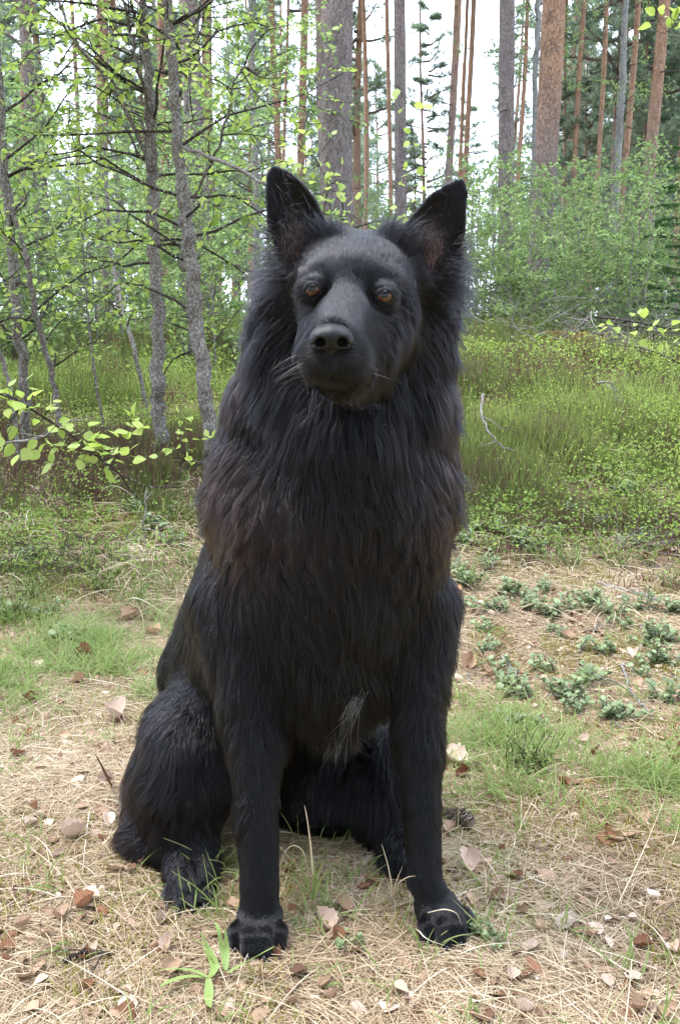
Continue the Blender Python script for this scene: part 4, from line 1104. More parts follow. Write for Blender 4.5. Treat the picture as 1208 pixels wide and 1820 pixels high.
SLAB = {0: 'upright leafy birch sapling', 1: 'two-stemmed pale leafy bush', 2: 'tall thin leafy birch sapling', 3: 'low three-stemmed leafy bush'}
SGRP = {0: 'upright birch saplings in the undergrowth', 1: 'two-stemmed leafy bushes', 2: 'tall thin birch saplings', 3: 'low three-stemmed bushes'}
for x, y, k, s, a in spots:
    if k not in first: o = SAP_T[k]; first[k] = 1
    else: o = copy_tree(SAP_T[k])
    w_ = region(x, y) + (', in front' if y < 8 else ', far back' if y > 14 else ''); tag(o, SLAB[k] + ' ' + w_, 'sapling', SGRP[k] + ' ' + w_); o.location = (x, y, float(height(x, y))); o.rotation_euler = (0, 0, a); o.scale = (s, s, s)

# pale lichened birches
for pix, w, lab in (([(1084, 480, 16), (1092, 380, 16), (1102, 200, 16), (1112, 0, 16)], [15, 14, 13, 11], 'pale lichened birch trunk leaning among the orange pines on the right'),
                    ([(456, 420, 15), (453, 250, 15), (449, 100, 15), (449, -10, 15)], [12, 12, 11, 11], 'dark and white mottled birch trunk above the dog\'s right ear'),
                    ([(946, 480, 14), (948, 300, 14), (952, 100, 14), (957, -10, 14)], [11, 11, 10, 10], 'dark mossy birch trunk half hidden behind the big orange pine')):
    pp, rad = path(pix, w); g = float(height(pp[0][0], pp[0][1])); f = pp[0] + (pp[0] - pp[1]) * ((pp[0][2] - g + .1) / (pp[1][2] - pp[0][2])); 
    pp = np.vstack([f, pp]); rad = np.append(rad[0] * 1.15, rad); pp, rad = up_on(pp, rad, 7, pp[-1] - pp[-2])
    root_ = empty('birch_tree', f); tag(root_, lab, 'tree')
    leafy(root_, [(pp, rad)], int(w[0] * 7 + pix[0][0]), LEAFM_FAR, LEAF4, .05, bmat=BIRCH_BARK, nb=5.0, blen=1.9, zmin=3.2, lp=8, sides=10, zmax=11)
# ------------------------------------------------------------------ FIELD LAYER: heather, bilberry, grass, straw, moss
def on_ground(n, r, y0, y1, px0=-300, px1=1510, power=1.0, dens=None):
    out = []
    tot = 0
    while tot < n:
        m = int((n - tot) * 1.6) + 200
        y = y0 + (y1 - y0) * r.random(m) ** power; px = r.uniform(px0, px1, m)
        x = (px - 604) / F_PX * (y * CP + .5 * SP) * 1.05
        k = np.ones(m, bool) if dens is None else r.random(m) < dens(x, y)
        out.append(np.stack([x[k], y[k]], 1)); tot += k.sum()
    xy = np.concatenate(out)[:n]
    return np.column_stack([xy, height(xy[:, 0], xy[:, 1])])
def pix_of(p):
    q = p - np.array([0, 0, CAM_H]); d = q[:, 1] * CP - q[:, 2] * SP
    return 604 + F_PX * q[:, 0] / d, 910 - F_PX * (q[:, 1] * SP + q[:, 2] * CP) / d
def strands(name, root, L, d, mat, rad, tint, bendv, k=4, kind='stuff', label=None):
    s = np.linspace(0, 1, k)[None, :, None]
    p = root[:, None] + L[:, None, None] * (s * d[:, None] + s**2 * bendv[:, None])
    rd = rad[:, None] * (1 - .75 * np.linspace(0, 1, k)[None] ** 2)
    o = curves_obj(name, p, rd, mat, None, {'tint': tint}); tag(o, label, None, None, kind); return o

HEATHER = strand_mat('heather', [(0, (.13, .075, .055)), (.25, (.20, .145, .09)), (.42, (.095, .12, .040)), (.7, (.175, .22, .055)), (1, (.34, .40, .12))], .75, .35, .15)
GRASSM = strand_mat('grass_blade', [(0, (.48, .41, .24)), (.3, (.34, .37, .15)), (.6, (.22, .31, .09)), (1, (.32, .42, .14))], .5, .40, .3)
STRAWM = strand_mat('straw', [(0, (.18, .115, .070)), (.35, (.40, .29, .18)), (.75, (.62, .50, .34)), (1, (.76, .67, .52))], .65, .15, .25)
MOSSM = strand_mat('moss', [(0, (.13, .115, .02)), (.5, (.28, .26, .05)), (1, (.42, .40, .12))], .8, .3, .1)
r = np.random.default_rng(333)
wildf = lambda x, y: smooth01(y + .30 * vnoise(np.stack([x, y], -1), 2.0, 4) + .15 * vnoise(np.stack([x, y], -1), 6.0, 5) - .15 * np.sign(x), 2.25, 3.1)

# heather sprigs in clumps: many upright side shoots
def heather(n, y0, y1, seed, power, L0, rad0, clump):
    r = np.random.default_rng(seed)
    c = on_ground(n // clump, r, y0, y1, power=power, dens=lambda x, y: wildf(x, y) * (.30 + .7 * (vnoise(np.stack([x, y], -1), 1.4, 60) > -.25)))
    m = len(c); root = np.repeat(c, clump, 0); n = len(root)
    sc1 = np.repeat(r.uniform(.45, 1.1, m) * (1 + .60 * np.clip(vnoise(c[:, :2], 3.4, 66) * 1.8, -1, 1.2)), clump); root = root + np.column_stack([r.normal(size=(n, 2)) * .035 * sc1[:, None], np.zeros(n)])
    root[:, 2] = height(root[:, 0], root[:, 1]) - .01
    d = norm(np.column_stack([r.normal(size=(n, 2)) * .33, np.ones(n)])); off = r.random(n)
    root2 = root + d * (off * .5 * L0 * sc1 * (.35 + .65 * smooth01(root[:, 1], 2.5, 3.5)))[:, None]
    edge = .35 + .65 * smooth01(root[:, 1] + .2 * vnoise(root[:, :2], 3, 64), 2.5, 3.5)
    L = L0 * sc1 * (1 - .5 * off) * r.uniform(.45, 1.0, n) * edge
    patch = vnoise(c[:, :2], 1.1, 61) + .6 * vnoise(c[:, :2], 3.1, 62)
    base = np.clip(.60 + .22 * patch + r.normal(size=m) * .14 - .5 * (r.random(m) < .16 + .60 * smooth01(-patch, .0, .9)), .02, 1)
    t = np.clip(np.repeat(base, clump) + r.normal(size=n) * .08, 0, 1)
    return root2, L, d, t, rad0 * r.uniform(.7, 1.3, n), norm(r.normal(size=(n, 3))) * .18
h1 = heather(135000, 2.25, 4.6, 1, .9, .13, .0014, 26)
strands('heather', h1[0], h1[1], h1[2], HEATHER, h1[4], h1[3], h1[5])
h2 = heather(92000, 4.4, 9.5, 2, .85, .19, .0024, 22)
strands('heather', h2[0], h2[1], h2[2], HEATHER, h2[4], h2[3], h2[5])
# tiny leaves of bilberry on the same stand
def bil_leaves(n, y0, y1, seed, size, power, hmax):
    r = np.random.default_rng(seed)
    c = on_ground(n // 40, r, y0, y1, power=power, dens=lambda x, y: wildf(x, y) * (.08 + .92 * (vnoise(np.stack([x, y], -1), .9, 70) > .0)))
    m = len(c); p = np.repeat(c, 40, 0); n = len(p); p = p + np.column_stack([r.normal(size=(n, 2)) * .07, r.uniform(.25, 1, n) * hmax * np.repeat(r.uniform(.6, 1.2, m), 40)])
    d = norm(r.normal(size=(n, 3)) * np.array([1, 1, .6]) + np.array([0, 0, .35]))
    t = np.clip(.50 + r.normal(size=n) * .24 + .25 * np.repeat(vnoise(c[:, :2], 1.5, 71), 40), 0, 1)
    return scatter(LEAF4[0], LEAF4[1], p, frame(d, r=r, twist=.6), size * r.uniform(.6, 1.3, n), t)
for a in ((46000, 2.5, 5.5, 5, .013, .9, .18), (36000, 5.5, 10, 6, .021, .9, .24)):
    v, f, t = bil_leaves(*a); o = mesh_obj('bilberry_shrub', v, f, LEAFM, None, False, {'tint': t * .70}); tag(o, kind='stuff')

# low grey-green cover and moss on the far hummock
r = np.random.default_rng(88); p = on_ground(42000, r, 7.0, 14.5, power=.9); n = len(p); p[:, 2] += np.abs(r.normal(size=n)) * .05 * (1 + .8 * vnoise(p[:, :2], 1.2, 8))
tn_ = np.clip(.55 + .25 * vnoise(p[:, :2], 1.3, 9) + r.normal(size=n) * .2, 0, 1)
COVER = strand_mat('hummock_cover', [(0, (.13, .085, .05)), (.3, (.15, .15, .065)), (.6, (.20, .25, .11)), (1, (.32, .36, .19))], .6, .35, .3)
v, f, t = scatter(LEAF4[0], LEAF4[1], p, rots(n, r, tilt=.9), .030 * r.uniform(.5, 1.3, n), tn_); tag(mesh_obj('ground_cover', v, f, COVER, None, False, {'tint': t}), kind='stuff')
c0 = P(985, 632, 8.6); p = np.column_stack([c0[0] + r.normal(size=5000) * .22, 8.4 + r.normal(size=5000) * .35]); p = np.column_stack([p, height(p[:, 0], p[:, 1]) + .05 + .05 * r.random(5000)])
OM = strand_mat('orange_moss', [(0, (.25, .13, .03)), (1, (.50, .33, .08))], .8, .3, .1)
v, f, t = scatter(LEAF4[0], LEAF4[1], p, rots(5000, r, tilt=.9), np.full(5000, .02), r.random(5000)); tag(mesh_obj('orange_moss', v, f, OM, None, False, {'tint': t}), kind='stuff')
# green grass: thick in the two patches the photograph shows, thin elsewhere
def gpatch(x, y):
    z = height(x, y); px, py = pix_of(np.stack([x, y, z], -1))
    a = np.exp(-((px - 100) / 260)**2 - ((py - 1175) / 75)**2) + .9 * np.exp(-((px - 1120) / 230)**2 - ((py - 1385) / 75)**2) + .45 * np.exp(-((px - 890) / 120)**2 - ((py - 1330) / 60)**2)
    a += .22 * np.exp(-((px - 380) / 90)**2 - ((py - 1580) / 60)**2) + .22 * np.exp(-((px - 560) / 70)**2 - ((py - 1580) / 40)**2) + .25 * np.exp(-((px - 870) / 70)**2 - ((py - 1690) / 60)**2)
    a = a * np.clip(.1 + 1.5 * smooth01(vnoise(np.stack([x, y], -1), 8, 80), -.5, .9), 0, 1.2) + .015
    return np.clip(a, 0, 1) * (1 - .75 * wildf(x, y))
c = on_ground(1600, r, .75, 3.1, dens=gpatch); k = 10; m = len(c)
root = np.repeat(c, k, 0) + np.column_stack([r.normal(size=(m * k, 2)) * .012, np.zeros(m * k)]); n = len(root)
d = norm(np.column_stack([r.normal(size=(n, 2)) * .45, np.ones(n)])); L = r.uniform(.02, .075, n) * np.repeat(r.uniform(.6, 1.3, m), k)
root[:, 2] = height(root[:, 0], root[:, 1]) - .002
bd = np.column_stack([r.normal(size=(n, 2)) * .35, -np.abs(r.normal(size=n)) * .3])
strands('grass', root, L, d, GRASSM, r.uniform(.0006, .0013, n), np.clip(.55 + r.normal(size=n) * .22, 0, 1), bd, 5)

# straw and fallen pine needles lying in a mat
def straw(n, y0, y1, L0, L1, rad0, seed, power=1.0, tint0=.5, lift=.12, dens=None, name='straw'):
    r = np.random.default_rng(seed)
    root = on_ground(n, r, y0, y1, power=power, dens=dens or (lambda x, y: (1 - .92 * wildf(x, y)) * (1 - .62 * np.exp(-((x - .62) / .5)**2 - ((y - 2.05) / .33)**2)) * (.55 + .45 * (vnoise(np.stack([x, y], -1), 5, 90) > -.3))))
    a = r.uniform(0, 6.28, n) + .8 * vnoise(root[:, :2], 4, 91); L = r.uniform(L0, L1, n)
    d = norm(np.column_stack([np.cos(a), np.sin(a), np.abs(r.normal(size=n)) * lift]))
    root[:, 2] = height(root[:, 0], root[:, 1]) + np.abs(r.normal(size=n)) * .004 + .001
    bd = np.column_stack([r.normal(size=(n, 2)) * .22, -d[:, 2] * .9])
    t = np.clip(tint0 + .12 * vnoise(root[:, :2], 3, 92) + r.normal(size=n) * .2, 0, 1)
    return strands(name, root, L, d, STRAWM, rad0 * r.uniform(.6, 1.3, n), t, bd, 5)
straw(150000, .72, 2.9, .025, .085, .00048, 10, .85, .44)
straw(7000, .72, 2.9, .07, .16, .0006, 11, .8, .62, .22)
straw(9000, 2.2, 5.0, .08, .22, .0011, 12, .8, .55, .9, dens=lambda x, y: .2 + .8 * (vnoise(np.stack([x, y], -1), 2.2, 95) > .2), name='dry_grass')
# moss fuzz
def mossd(x, y):
    z = height(x, y); px, py = pix_of(np.stack([x, y, z], -1))
    return np.clip((.38 + .9 * np.exp(-((px - 1000) / 260)**2 - ((py - 1080) / 130)**2) + .5 * np.exp(-((px - 150) / 200)**2 - ((py - 1040) / 50)**2) + .35 * np.exp(-((px - 1050) / 300)**2 - ((py - 1400) / 110)**2)) * (vnoise(np.stack([x, y], -1), 6, 97) > .05), 0, 1)
root = on_ground(60000, r, .72, 3.4, dens=mossd); n = len(root)
strands('moss', root, r.uniform(.006, .018, n), norm(np.column_stack([r.normal(size=(n, 2)) * .5, np.ones(n)])), MOSSM, r.uniform(.0006, .0014, n), np.clip(.5 + r.normal(size=n) * .25, 0, 1), r.normal(size=(n, 3)) * .2, 3)

# crumbs of old leaves and bark, too small and too many to tell apart
LITTERM = strand_mat('leaf_litter', [(0, (.075, .040, .025)), (.3, (.18, .10, .062)), (.6, (.36, .24, .165)), (1, (.60, .48, .38))], .75, .10, .15)
def litd(x, y):
    z = height(x, y); px, py = pix_of(np.stack([x, y, z], -1))
    return np.clip(.30 + .7 * np.exp(-((px - 1000) / 300)**2 - ((py - 1130) / 130)**2), 0, 1) * (1 - .8 * wildf(x, y))
p = on_ground(29000, r, .72, 3.4, power=.85, dens=litd); n = len(p); p[:, 2] += .002 + np.abs(r.normal(size=n)) * .004
v, f, t = scatter(LEAF10[0] * np.array([1, 1.1, 1.5]) - np.array([.5, 0, 0]), LEAF10[1], p, rots(n, r, tilt=.5), .007 * np.exp(r.normal(size=n) * .55), np.clip(.45 + r.normal(size=n) * .28, 0, 1))
tag(mesh_obj('leaf_litter', v, f, LITTERM, None, True, {'tint': t}), kind='stuff')
# ------------------------------------------------------------------ FALLEN LEAVES, one object each
DEADLEAF = {}
def dead_leaf_mat(name, c):
    m, n, l, out = new_mat(name); v = objcoord(n, l=l)
    n1 = noise(n, l, 60, 5, .65, v); rr_ = ramp(n, [(.3, tuple(q * .55 for q in c)), (.5, c), (.72, tuple(min(q * 1.25, 1) for q in c))]); l.new(n1.outputs[0], rr_.inputs[0])
    oi = n.new('ShaderNodeObjectInfo'); hs = n.new('ShaderNodeHueSaturation'); mr = n.new('ShaderNodeMapRange'); l.new(oi.outputs['Random'], mr.inputs[0]); mr.inputs[3].default_value = .72; mr.inputs[4].default_value = 1.2
    l.new(mr.outputs[0], hs.inputs['Value']); l.new(rr_.outputs[0], hs.inputs['Color'])
    b = pbsdf(n, rough=.7, spec=.2); l.new(hs.outputs[0], b.inputs['Base Color']); bump(n, l, n1.outputs[0], .5, .002, b)
    t = n.new('ShaderNodeBsdfTranslucent'); l.new(hs.outputs[0], t.inputs[0]); mx = n.new('ShaderNodeMixShader'); mx.inputs[0].default_value = .15
    l.new(b.outputs[0], mx.inputs[1]); l.new(t.outputs[0], mx.inputs[2]); l.new(mx.outputs[0], out.inputs[0]); return m
DM = {'pale': dead_leaf_mat('pale_dead_leaf', (.62, .47, .37)), 'tan': dead_leaf_mat('tan_dead_leaf', (.44, .29, .19)), 'brown': dead_leaf_mat('brown_dead_leaf', (.22, .105, .055)), 'orange': dead_leaf_mat('orange_dead_leaf', (.38, .19, .11))}
def dead_leaf_mesh(seed, mat, curl):
    """an ovate, toothed, crumpled birch leaf with a stalk, 1 unit long, thin but curled in depth"""
    r = np.random.default_rng(seed); nu, nv = 11, 9
    u = np.linspace(0, 1, nu); w = .40 * np.sin(np.pi * u ** .80) ** .8 * (1 + .10 * np.sin(u * 34)); w[0] = .015; w[-1] = .008
    v = np.linspace(-1, 1, nv); U, Vv = np.meshgrid(u, v, indexing='ij')
    x = U - .5; y = Vv * w[:, None]
    x = x + .03 * vnoise(np.stack([U, Vv], -1), 3, seed); z = curl * (np.abs(Vv) ** 1.6) * w[:, None] * 1.3 + curl * .45 * (U - .5) ** 2 * 2 + .045 * vnoise(np.stack([U * 2, Vv], -1), 1.8, seed + 3) + .012 * np.abs(np.sin(U * 22 + Vv * 3))
    c_, s_ = math.cos(curl * r.uniform(-1, 1)), math.sin(curl * r.uniform(-.6, .6)); z = z + s_ * y * .5
    Vt = np.stack([x, y, z], -1).reshape(-1, 3)
    i, j = np.meshgrid(np.arange(nu - 1), np.arange(nv - 1), indexing='ij'); i, j = i.ravel(), j.ravel()
    Q = np.stack([i * nv + j, (i + 1) * nv + j, (i + 1) * nv + j + 1, i * nv + j + 1], 1)
    sv_, sq_ = tube([(-.5, 0, z[0, 4]), (-.62, .02, z[0, 4] + .02), (-.74, .05, z[0, 4] + .01)], [.012, .010, .008], 4)
    return mesh_data('fallen_leaf', np.vstack([Vt, sv_]), np.vstack([Q, sq_ + len(Vt)]), mat, True)
LM = {k: [dead_leaf_mesh(s + 17 * i, DM[k], cu) for s, cu in enumerate((.3, .7, 1.2, -.6, -1.0))] for i, k in enumerate(DM)}
LBL = {'pale': ('pale papery dead birch leaf lying in the needle litter', 'pale dead leaves on the ground'), 'tan': ('tan curled dead birch leaf lying in the needle litter', 'tan dead leaves on the ground'),
       'brown': ('dark brown crumpled dead leaf lying in the needle litter', 'dark brown dead leaves on the ground'), 'orange': ('orange-brown dead leaf lying in the needle litter', 'orange dead leaves on the ground')}
def place_leaf(px, py, size_px, kind, r, label=None, var=None, tilt=.3):
    # the ground point seen at that pixel, found by marching
    Y = np.linspace(.7, 6, 1200); Z = P(px, py, Y).T; h = height(Z[:, 0], Z[:, 1]); k_ = np.argmax(Z[:, 2] < h)
    p = Z[k_]; s = size_px * p[1] / F_PX * 1.2
    me = LM[kind][r.integers(0, 5) if var is None else var]
    o = bpy.data.objects.new('fallen_leaf', me); link(o); o.location = (p[0], p[1], float(h[k_]) + .007 + .12 * s)
    o.rotation_euler = (r.normal() * tilt - .12, r.normal() * tilt, r.uniform(0, 6.28)); o.scale = (s, s * r.uniform(.8, 1.1), s)
    w_ = ('in the upper left grass' if py < 1260 else 'in the straw left of the dog' if py < 1600 else 'in the lower left straw') if px < 420 else ('in the straw below the paws' if px < 800 and py > 1540 else 'on the mossy bank' if py < 1180 else 'in the grass right of the dog' if py < 1450 else 'in the straw right of the paw' if py < 1640 else 'in the lower right straw')
    g = {'pale': 'pale papery dead birch leaf', 'tan': 'tan curled dead birch leaf', 'brown': 'dark brown crumpled dead leaf', 'orange': 'orange-brown dead leaf'}[kind] + ' ' + w_
    tag(o, label or g, 'leaf', None if label else g.replace('leaf', 'leaves')); return o
r = np.random.default_rng(808)
SPECIAL = [(943, 1722, 62, 'orange', 'large orange-brown leaf lying right of the paw near the bottom'), (570, 1653, 44, 'pale', 'round pale leaf on the straw between the two front paws'), (1006, 1652, 48, 'pale', 'cream leaf catching light in the lower right'),
 (345, 1762, 46, 'tan', 'pinkish tan leaf below the broad green grass blades'), (176, 1627, 44, 'brown', 'reddish brown narrow leaf in the lower left straw'), (345, 1600+70, 0, '', ''), (136, 1497, 44, 'pale', 'pale curled leaf left of the dog\'s tail'), (178, 1495, 40, 'brown', 'brown leaf curl touching the tail tip side'),
 (662, 1578, 30, 'orange', 'small red-brown leaf between the front legs'), (1170, 1602, 40, 'pale', 'white curled leaf near the right edge in the lower straw'), (1198, 1703, 36, 'pale', 'pale leaf cut by the right edge near the bottom'), (720, 1712, 34, 'tan', 'tan leaf standing on edge below the right-hand paw'),
 (240, 1790+22, 60, 'brown', 'dark orange-brown leaf lying at the bottom edge'), (815, 1325, 36, 'orange', 'bright orange-brown leaf right of the dog\'s leg'), (808, 1362, 44, 'pale', 'pale curled leaf right of the dog\'s leg'), (805, 1062, 36, 'orange', 'rust coloured leaf right of the dog\'s elbow'),
 (232, 1107, 36, 'tan', 'pinkish tan leaf in the grass left of the dog\'s back'), (148, 1180, 34, 'brown', 'brown leaf standing in the green grass on the left'), (205, 1285, 44, 'pale', 'pale leaf beside the haunch on the straw'), (22, 1180, 40, 'tan', 'yellowish leaf at the left edge of the green grass'),
 (832, 1553, 46, 'pale', 'pale pink leaf right of the right-hand foreleg'), (975, 1562, 48, 'tan', 'folded tan leaf in the right straw'), (1085, 1282, 30, 'tan', 'yellow-tan leaf by the twig on the right'), (455, 1815, 46, 'tan', 'tan leaf at the bottom edge below the left paw'),
 (640, 1800, 40, 'pale', 'pale leaf near the bottom edge between the paws'), (414, 1798, 50, 'pale', 'pale pinkish leaf near the bottom edge'), (180, 1455, 26, 'tan', 'small tan leaf above the pale curled one by the tail')]
for px, py, s, kd_, lb in SPECIAL:
    if s: place_leaf(px, min(py, 1817), s, kd_, r, lb)
n = 0
while n < 272:
    px, py = r.uniform(-10, 1218), 985 + 835 * r.random() ** .9
    if 330 < px < 790 and 1000 < py < 1540: continue
    u_ = (py - 985) / 835
    kd_ = ['pale', 'tan', 'brown', 'orange'][r.choice(4, p=[.26, .50, .20, .04])]
    place_leaf(px, py, r.uniform(15, 34) * (.8 + .35 * u_), kd_, r, tilt=.38); n += 1

# ------------------------------------------------------------------ LINGONBERRY PLANTS
LING = strand_mat('lingonberry_leaf', [(0, (.085, .120, .055)), (.5, (.18, .225, .10)), (1, (.27, .34, .17))], .42, .22, .28)
def gpoint(px, py):
    Y = np.linspace(.7, 12, 2400); Z = P(px, py, Y).T; h = height(Z[:, 0], Z[:, 1]); k_ = int(np.argmax(Z[:, 2] < h)); return np.array([Z[k_][0], Z[k_][1], h[k_]])
def ling_plant(seed, ns, h, lsize):
    r = np.random.default_rng(seed); root_ = empty('lingonberry_plant'); W = Wood(); pos, dr = [], []
    for i in range(ns):
        a = r.uniform(0, 6.28); p = bend((r.normal() * .02, r.normal() * .02, -.005), (math.cos(a) * .5, math.sin(a) * .5, 1), h * r.uniform(.6, 1.1), 6, r, .18); W.tube(p, np.linspace(.0012, .0006, 7), 4)
        for j in range(11):
            s = (j + 2) / 12.5 * 6; i0 = min(int(s), 5); pos.append(p[i0] + (p[i0 + 1] - p[i0]) * (s - i0)); b = j * 2.4 + r.normal() * .3; dr.append((math.cos(b), math.sin(b), .25 + .5 * j / 11))
    v, f, t = W.arrays(); mesh_obj('stems', v, f, TWIG, root_, attrs={'tint': t})
    n = len(pos); v, f, t = scatter(LEAF10[0] * np.array([1, 1.25, 1]), LEAF10[1], np.array(pos), frame(dr, r=r, twist=.25), lsize * r.uniform(.7, 1.2, n), np.clip(.5 + r.normal(size=n) * .22, 0, 1))
    mesh_obj('leaves', v, f, LING, root_, True, {'tint': t}); return root_
LP = [ling_plant(1, 12, .075, .019), ling_plant(2, 8, .09, .018), ling_plant(3, 5, .06, .020)]
LPOS = [(905, 1050, 0), (940, 1075, 1), (885, 1075, 1), (1050, 1065, 0), (1085, 1085, 1), (1100, 1105, 2), (1160, 1120, 0), (1195, 1135, 1), (1010, 1235, 0), (1028, 1255, 1), (900, 1210, 1), (910, 1225, 2), (1045, 1205, 2), (1085, 1270, 0), (900, 1285, 2), (945, 1290, 2), (870, 1000, 1),
        (830, 960, 0), (815, 1010, 1), (940, 970, 1), (1120, 965, 1), (990, 1120, 2), (1140, 1190, 2), (860, 1110, 2), (925, 955, 0), (1180, 1240, 1), (820, 1035, 0), (845, 1075, 2), (870, 1150, 1), (890, 1180, 2), (965, 1040, 1), (980, 1090, 0), (1010, 1075, 2), (1130, 1075, 1), (1195, 1080, 0), (1175, 1170, 0), (1150, 1140, 1), (1060, 1150, 2), (960, 1180, 2), (840, 930, 0), (880, 935, 1), (990, 940, 0), (1070, 930, 1), (1150, 935, 0), (1010, 905, 1), (1110, 870, 0), (1140, 850, 1), (620, 1680, 2), (870, 1672, 1), (85, 1090, 1), (20, 1085, 1), (120, 1130, 2), (60, 990, 1), (270, 930, 0), (310, 905, 0), (250, 900, 1), (300, 960, 1), (230, 985, 2)]
WH = {0: 'dense', 1: 'upright', 2: 'small sparse'}
def near_what(px, py):
    if py > 1600: return 'between the front paws' if px < 750 else 'right of the right-hand paw'
    if px < 400: return 'in the heather left of the dog\'s shoulder' if py < 1000 else 'in the grass at the left'
    if py > 1180: return 'on the leaf litter where the right-hand grass begins'
    return 'on the mossy bank right of the dog' if py > 1020 else 'at the foot of the heather right of the dog'
used = set(); r = np.random.default_rng(17)
for px, py, k in LPOS:
    o = LP[k] if k not in used else copy_tree(LP[k]); used.add(k)
    p = gpoint(px, py + 12); s = r.uniform(.6, .92) * (.5 if py > 1500 else 1); o.location = p; o.rotation_euler = (0, 0, r.uniform(0, 6.28)); o.scale = (s, s, s)
    tag(o, f'{WH[k]} lingonberry plant {near_what(px, py)}', 'plant', f'{WH[k]} lingonberry plants {near_what(px, py)}')

# ------------------------------------------------------------------ LOW LEAFY BRANCHES close to the camera, each leaf its own object
LEAFN = mesh_data('leaf', LEAF10[0] * np.array([1, 1.12, 1]), LEAF10[1], LEAFM, True, {'tint': np.full(len(LEAF10[0]), .80)})
LEAFN2 = mesh_data('leaf', LEAF10[0] * np.array([1, 1.05, 1.6]), LEAF10[1], LEAFM, True, {'tint': np.full(len(LEAF10[0]), .60)})
LEAFN3 = mesh_data('leaf', LEAF10[0] * np.array([1, 1.2, .4]), LEAF10[1], LEAFM, True, {'tint': np.full(len(LEAF10[0]), .90)})
def leafy_branch(name, lab, stems, leaves, seed, lsize, mat=TWIG, cat='branch'):
    """stems: list of [(px,py,Y)...], width px; leaves: (px,py,Y) clusters with counts"""
    r = np.random.default_rng(seed); o3 = P(*stems[0][0][0]); root_ = empty(name, o3); tag(root_, lab, cat)
    allp = []
    for pix, w in stems:
        pp, rad = path(pix, np.linspace(w, w * .35, len(pix))); t = np.linspace(0, len(pp) - 1, len(pp) * 4); i0 = np.minimum(t.astype(int), len(pp) - 2); q = pp[i0] + (pp[i0 + 1] - pp[i0]) * (t - i0)[:, None]
        q[1:-1] += r.normal(size=(len(q) - 2, 3)) * .0015; v, f = tube(q, np.interp(t, np.arange(len(pp)), rad), 7)
        mesh_obj('stem', v - o3, f, mat, root_, attrs={'tint': np.full(len(v), .3)}); allp.append(q)
    allp = np.concatenate(allp); W = Wood(); any_ = False
    for (px, py, Y, cnt, spr) in leaves:
        c = P(px, py, Y)
        for j in range(cnt):
            e = c + r.normal(size=3) * np.array([1, .8, .6]) * spr; b = allp[np.argmin(((allp - e)**2).sum(1))]
            if j % 2 == 0: W.tube([b, (b + e) / 2 + (0, 0, -.004), e], [.0012, .0009, .0006], 4); any_ = True
            d = norm((e - b) + r.normal(size=3) * .02 + np.array([0, 0, -.006])) 
            R = frame([d], r=r, twist=.4)[0]; o = bpy.data.objects.new('leaf', (LEAFN, LEAFN2, LEAFN3)[r.integers(0, 3)]); o.parent = root_; link(o)
            s = lsize * r.uniform(.65, 1.15); M = Matrix([(R[0][q], R[1][q], R[2][q]) for q in range(3)]).to_4x4(); o.matrix_basis = Matrix.Translation(Vector(e - o3)) @ M @ Matrix.Scale(s, 4)
    if any_:
        v, f, t = W.arrays(); mesh_obj('twigs', v - o3, f, TWIG, root_, attrs={'tint': t})
    return root_
leafy_branch('birch_branch', 'low drooping birch branch with bright spring leaves reaching in at the left', [([(-40, 690, 2.3), (20, 705, 2.3), (75, 738, 2.32), (130, 775, 2.35), (175, 812, 2.4), (215, 845, 2.45), (262, 865, 2.5), (320, 866, 2.5)], 6), ([(215, 845, 2.45), (240, 880, 2.5), (262, 905, 2.5)], 4), ([(130, 775, 2.35), (170, 760, 2.3), (215, 760, 2.3), (240, 755, 2.3)], 2.5), ([(175, 812, 2.4), (200, 800, 2.35), (240, 778, 2.3)], 2.5)],
    [(10, 700, 2.3, 8, .03), (45, 706, 2.3, 7, .03), (80, 725, 2.3, 8, .03), (100, 755, 2.32, 6, .03), (85, 795, 2.32, 9, .035), (120, 790, 2.35, 9, .035), (150, 785, 2.35, 7, .03), (160, 805, 2.38, 7, .03), (190, 822, 2.4, 8, .03), (205, 790, 2.35, 6, .03), (235, 775, 2.3, 8, .025), (235, 748, 2.3, 4, .02), (10, 770, 2.3, 5, .03), (215, 815, 2.4, 4, .03)], 5, .038)
leafy_branch('birch_branch', 'leafy twig with a few bright leaves poking in at the right edge', [([(1240, 660, 2.6), (1200, 642, 2.6), (1170, 628, 2.6), (1130, 618, 2.6), (1075, 612, 2.6)], 3), ([(1240, 600, 2.5), (1190, 592, 2.5), (1140, 585, 2.5), (1095, 575, 2.5)], 2)],
    [(1100, 572, 2.5, 5, .02), (1140, 590, 2.5, 8, .025), (1175, 600, 2.5, 5, .025), (1160, 622, 2.6, 4, .02), (1200, 590, 2.5, 4, .02)], 6, .030)
leafy_branch('birch_twig', 'leafy twig hanging in at the upper right corner', [([(1230, -20, 3), (1205, 40, 3), (1180, 60, 3)], 3)], [(1190, 35, 3, 9, .04), (1175, 50, 3, 3, .03)], 7, .038)
leafy_branch('birch_twig', 'slim leafy shoot standing between the pinkish pine and the dog\'s left ear', [([(728, 470, 3.3), (736, 400, 3.3), (738, 330, 3.3), (735, 260, 3.35), (728, 200, 3.4), (706, 150, 3.4)], 3)],
    [(735, 400, 3.3, 7, .05), (732, 370, 3.3, 8, .05), (740, 320, 3.3, 6, .04), (735, 290, 3.3, 4, .03), (730, 245, 3.35, 3, .03), (725, 200, 3.4, 3, .03), (708, 165, 3.4, 2, .02), (745, 385, 3.3, 6, .05)], 8, .036)
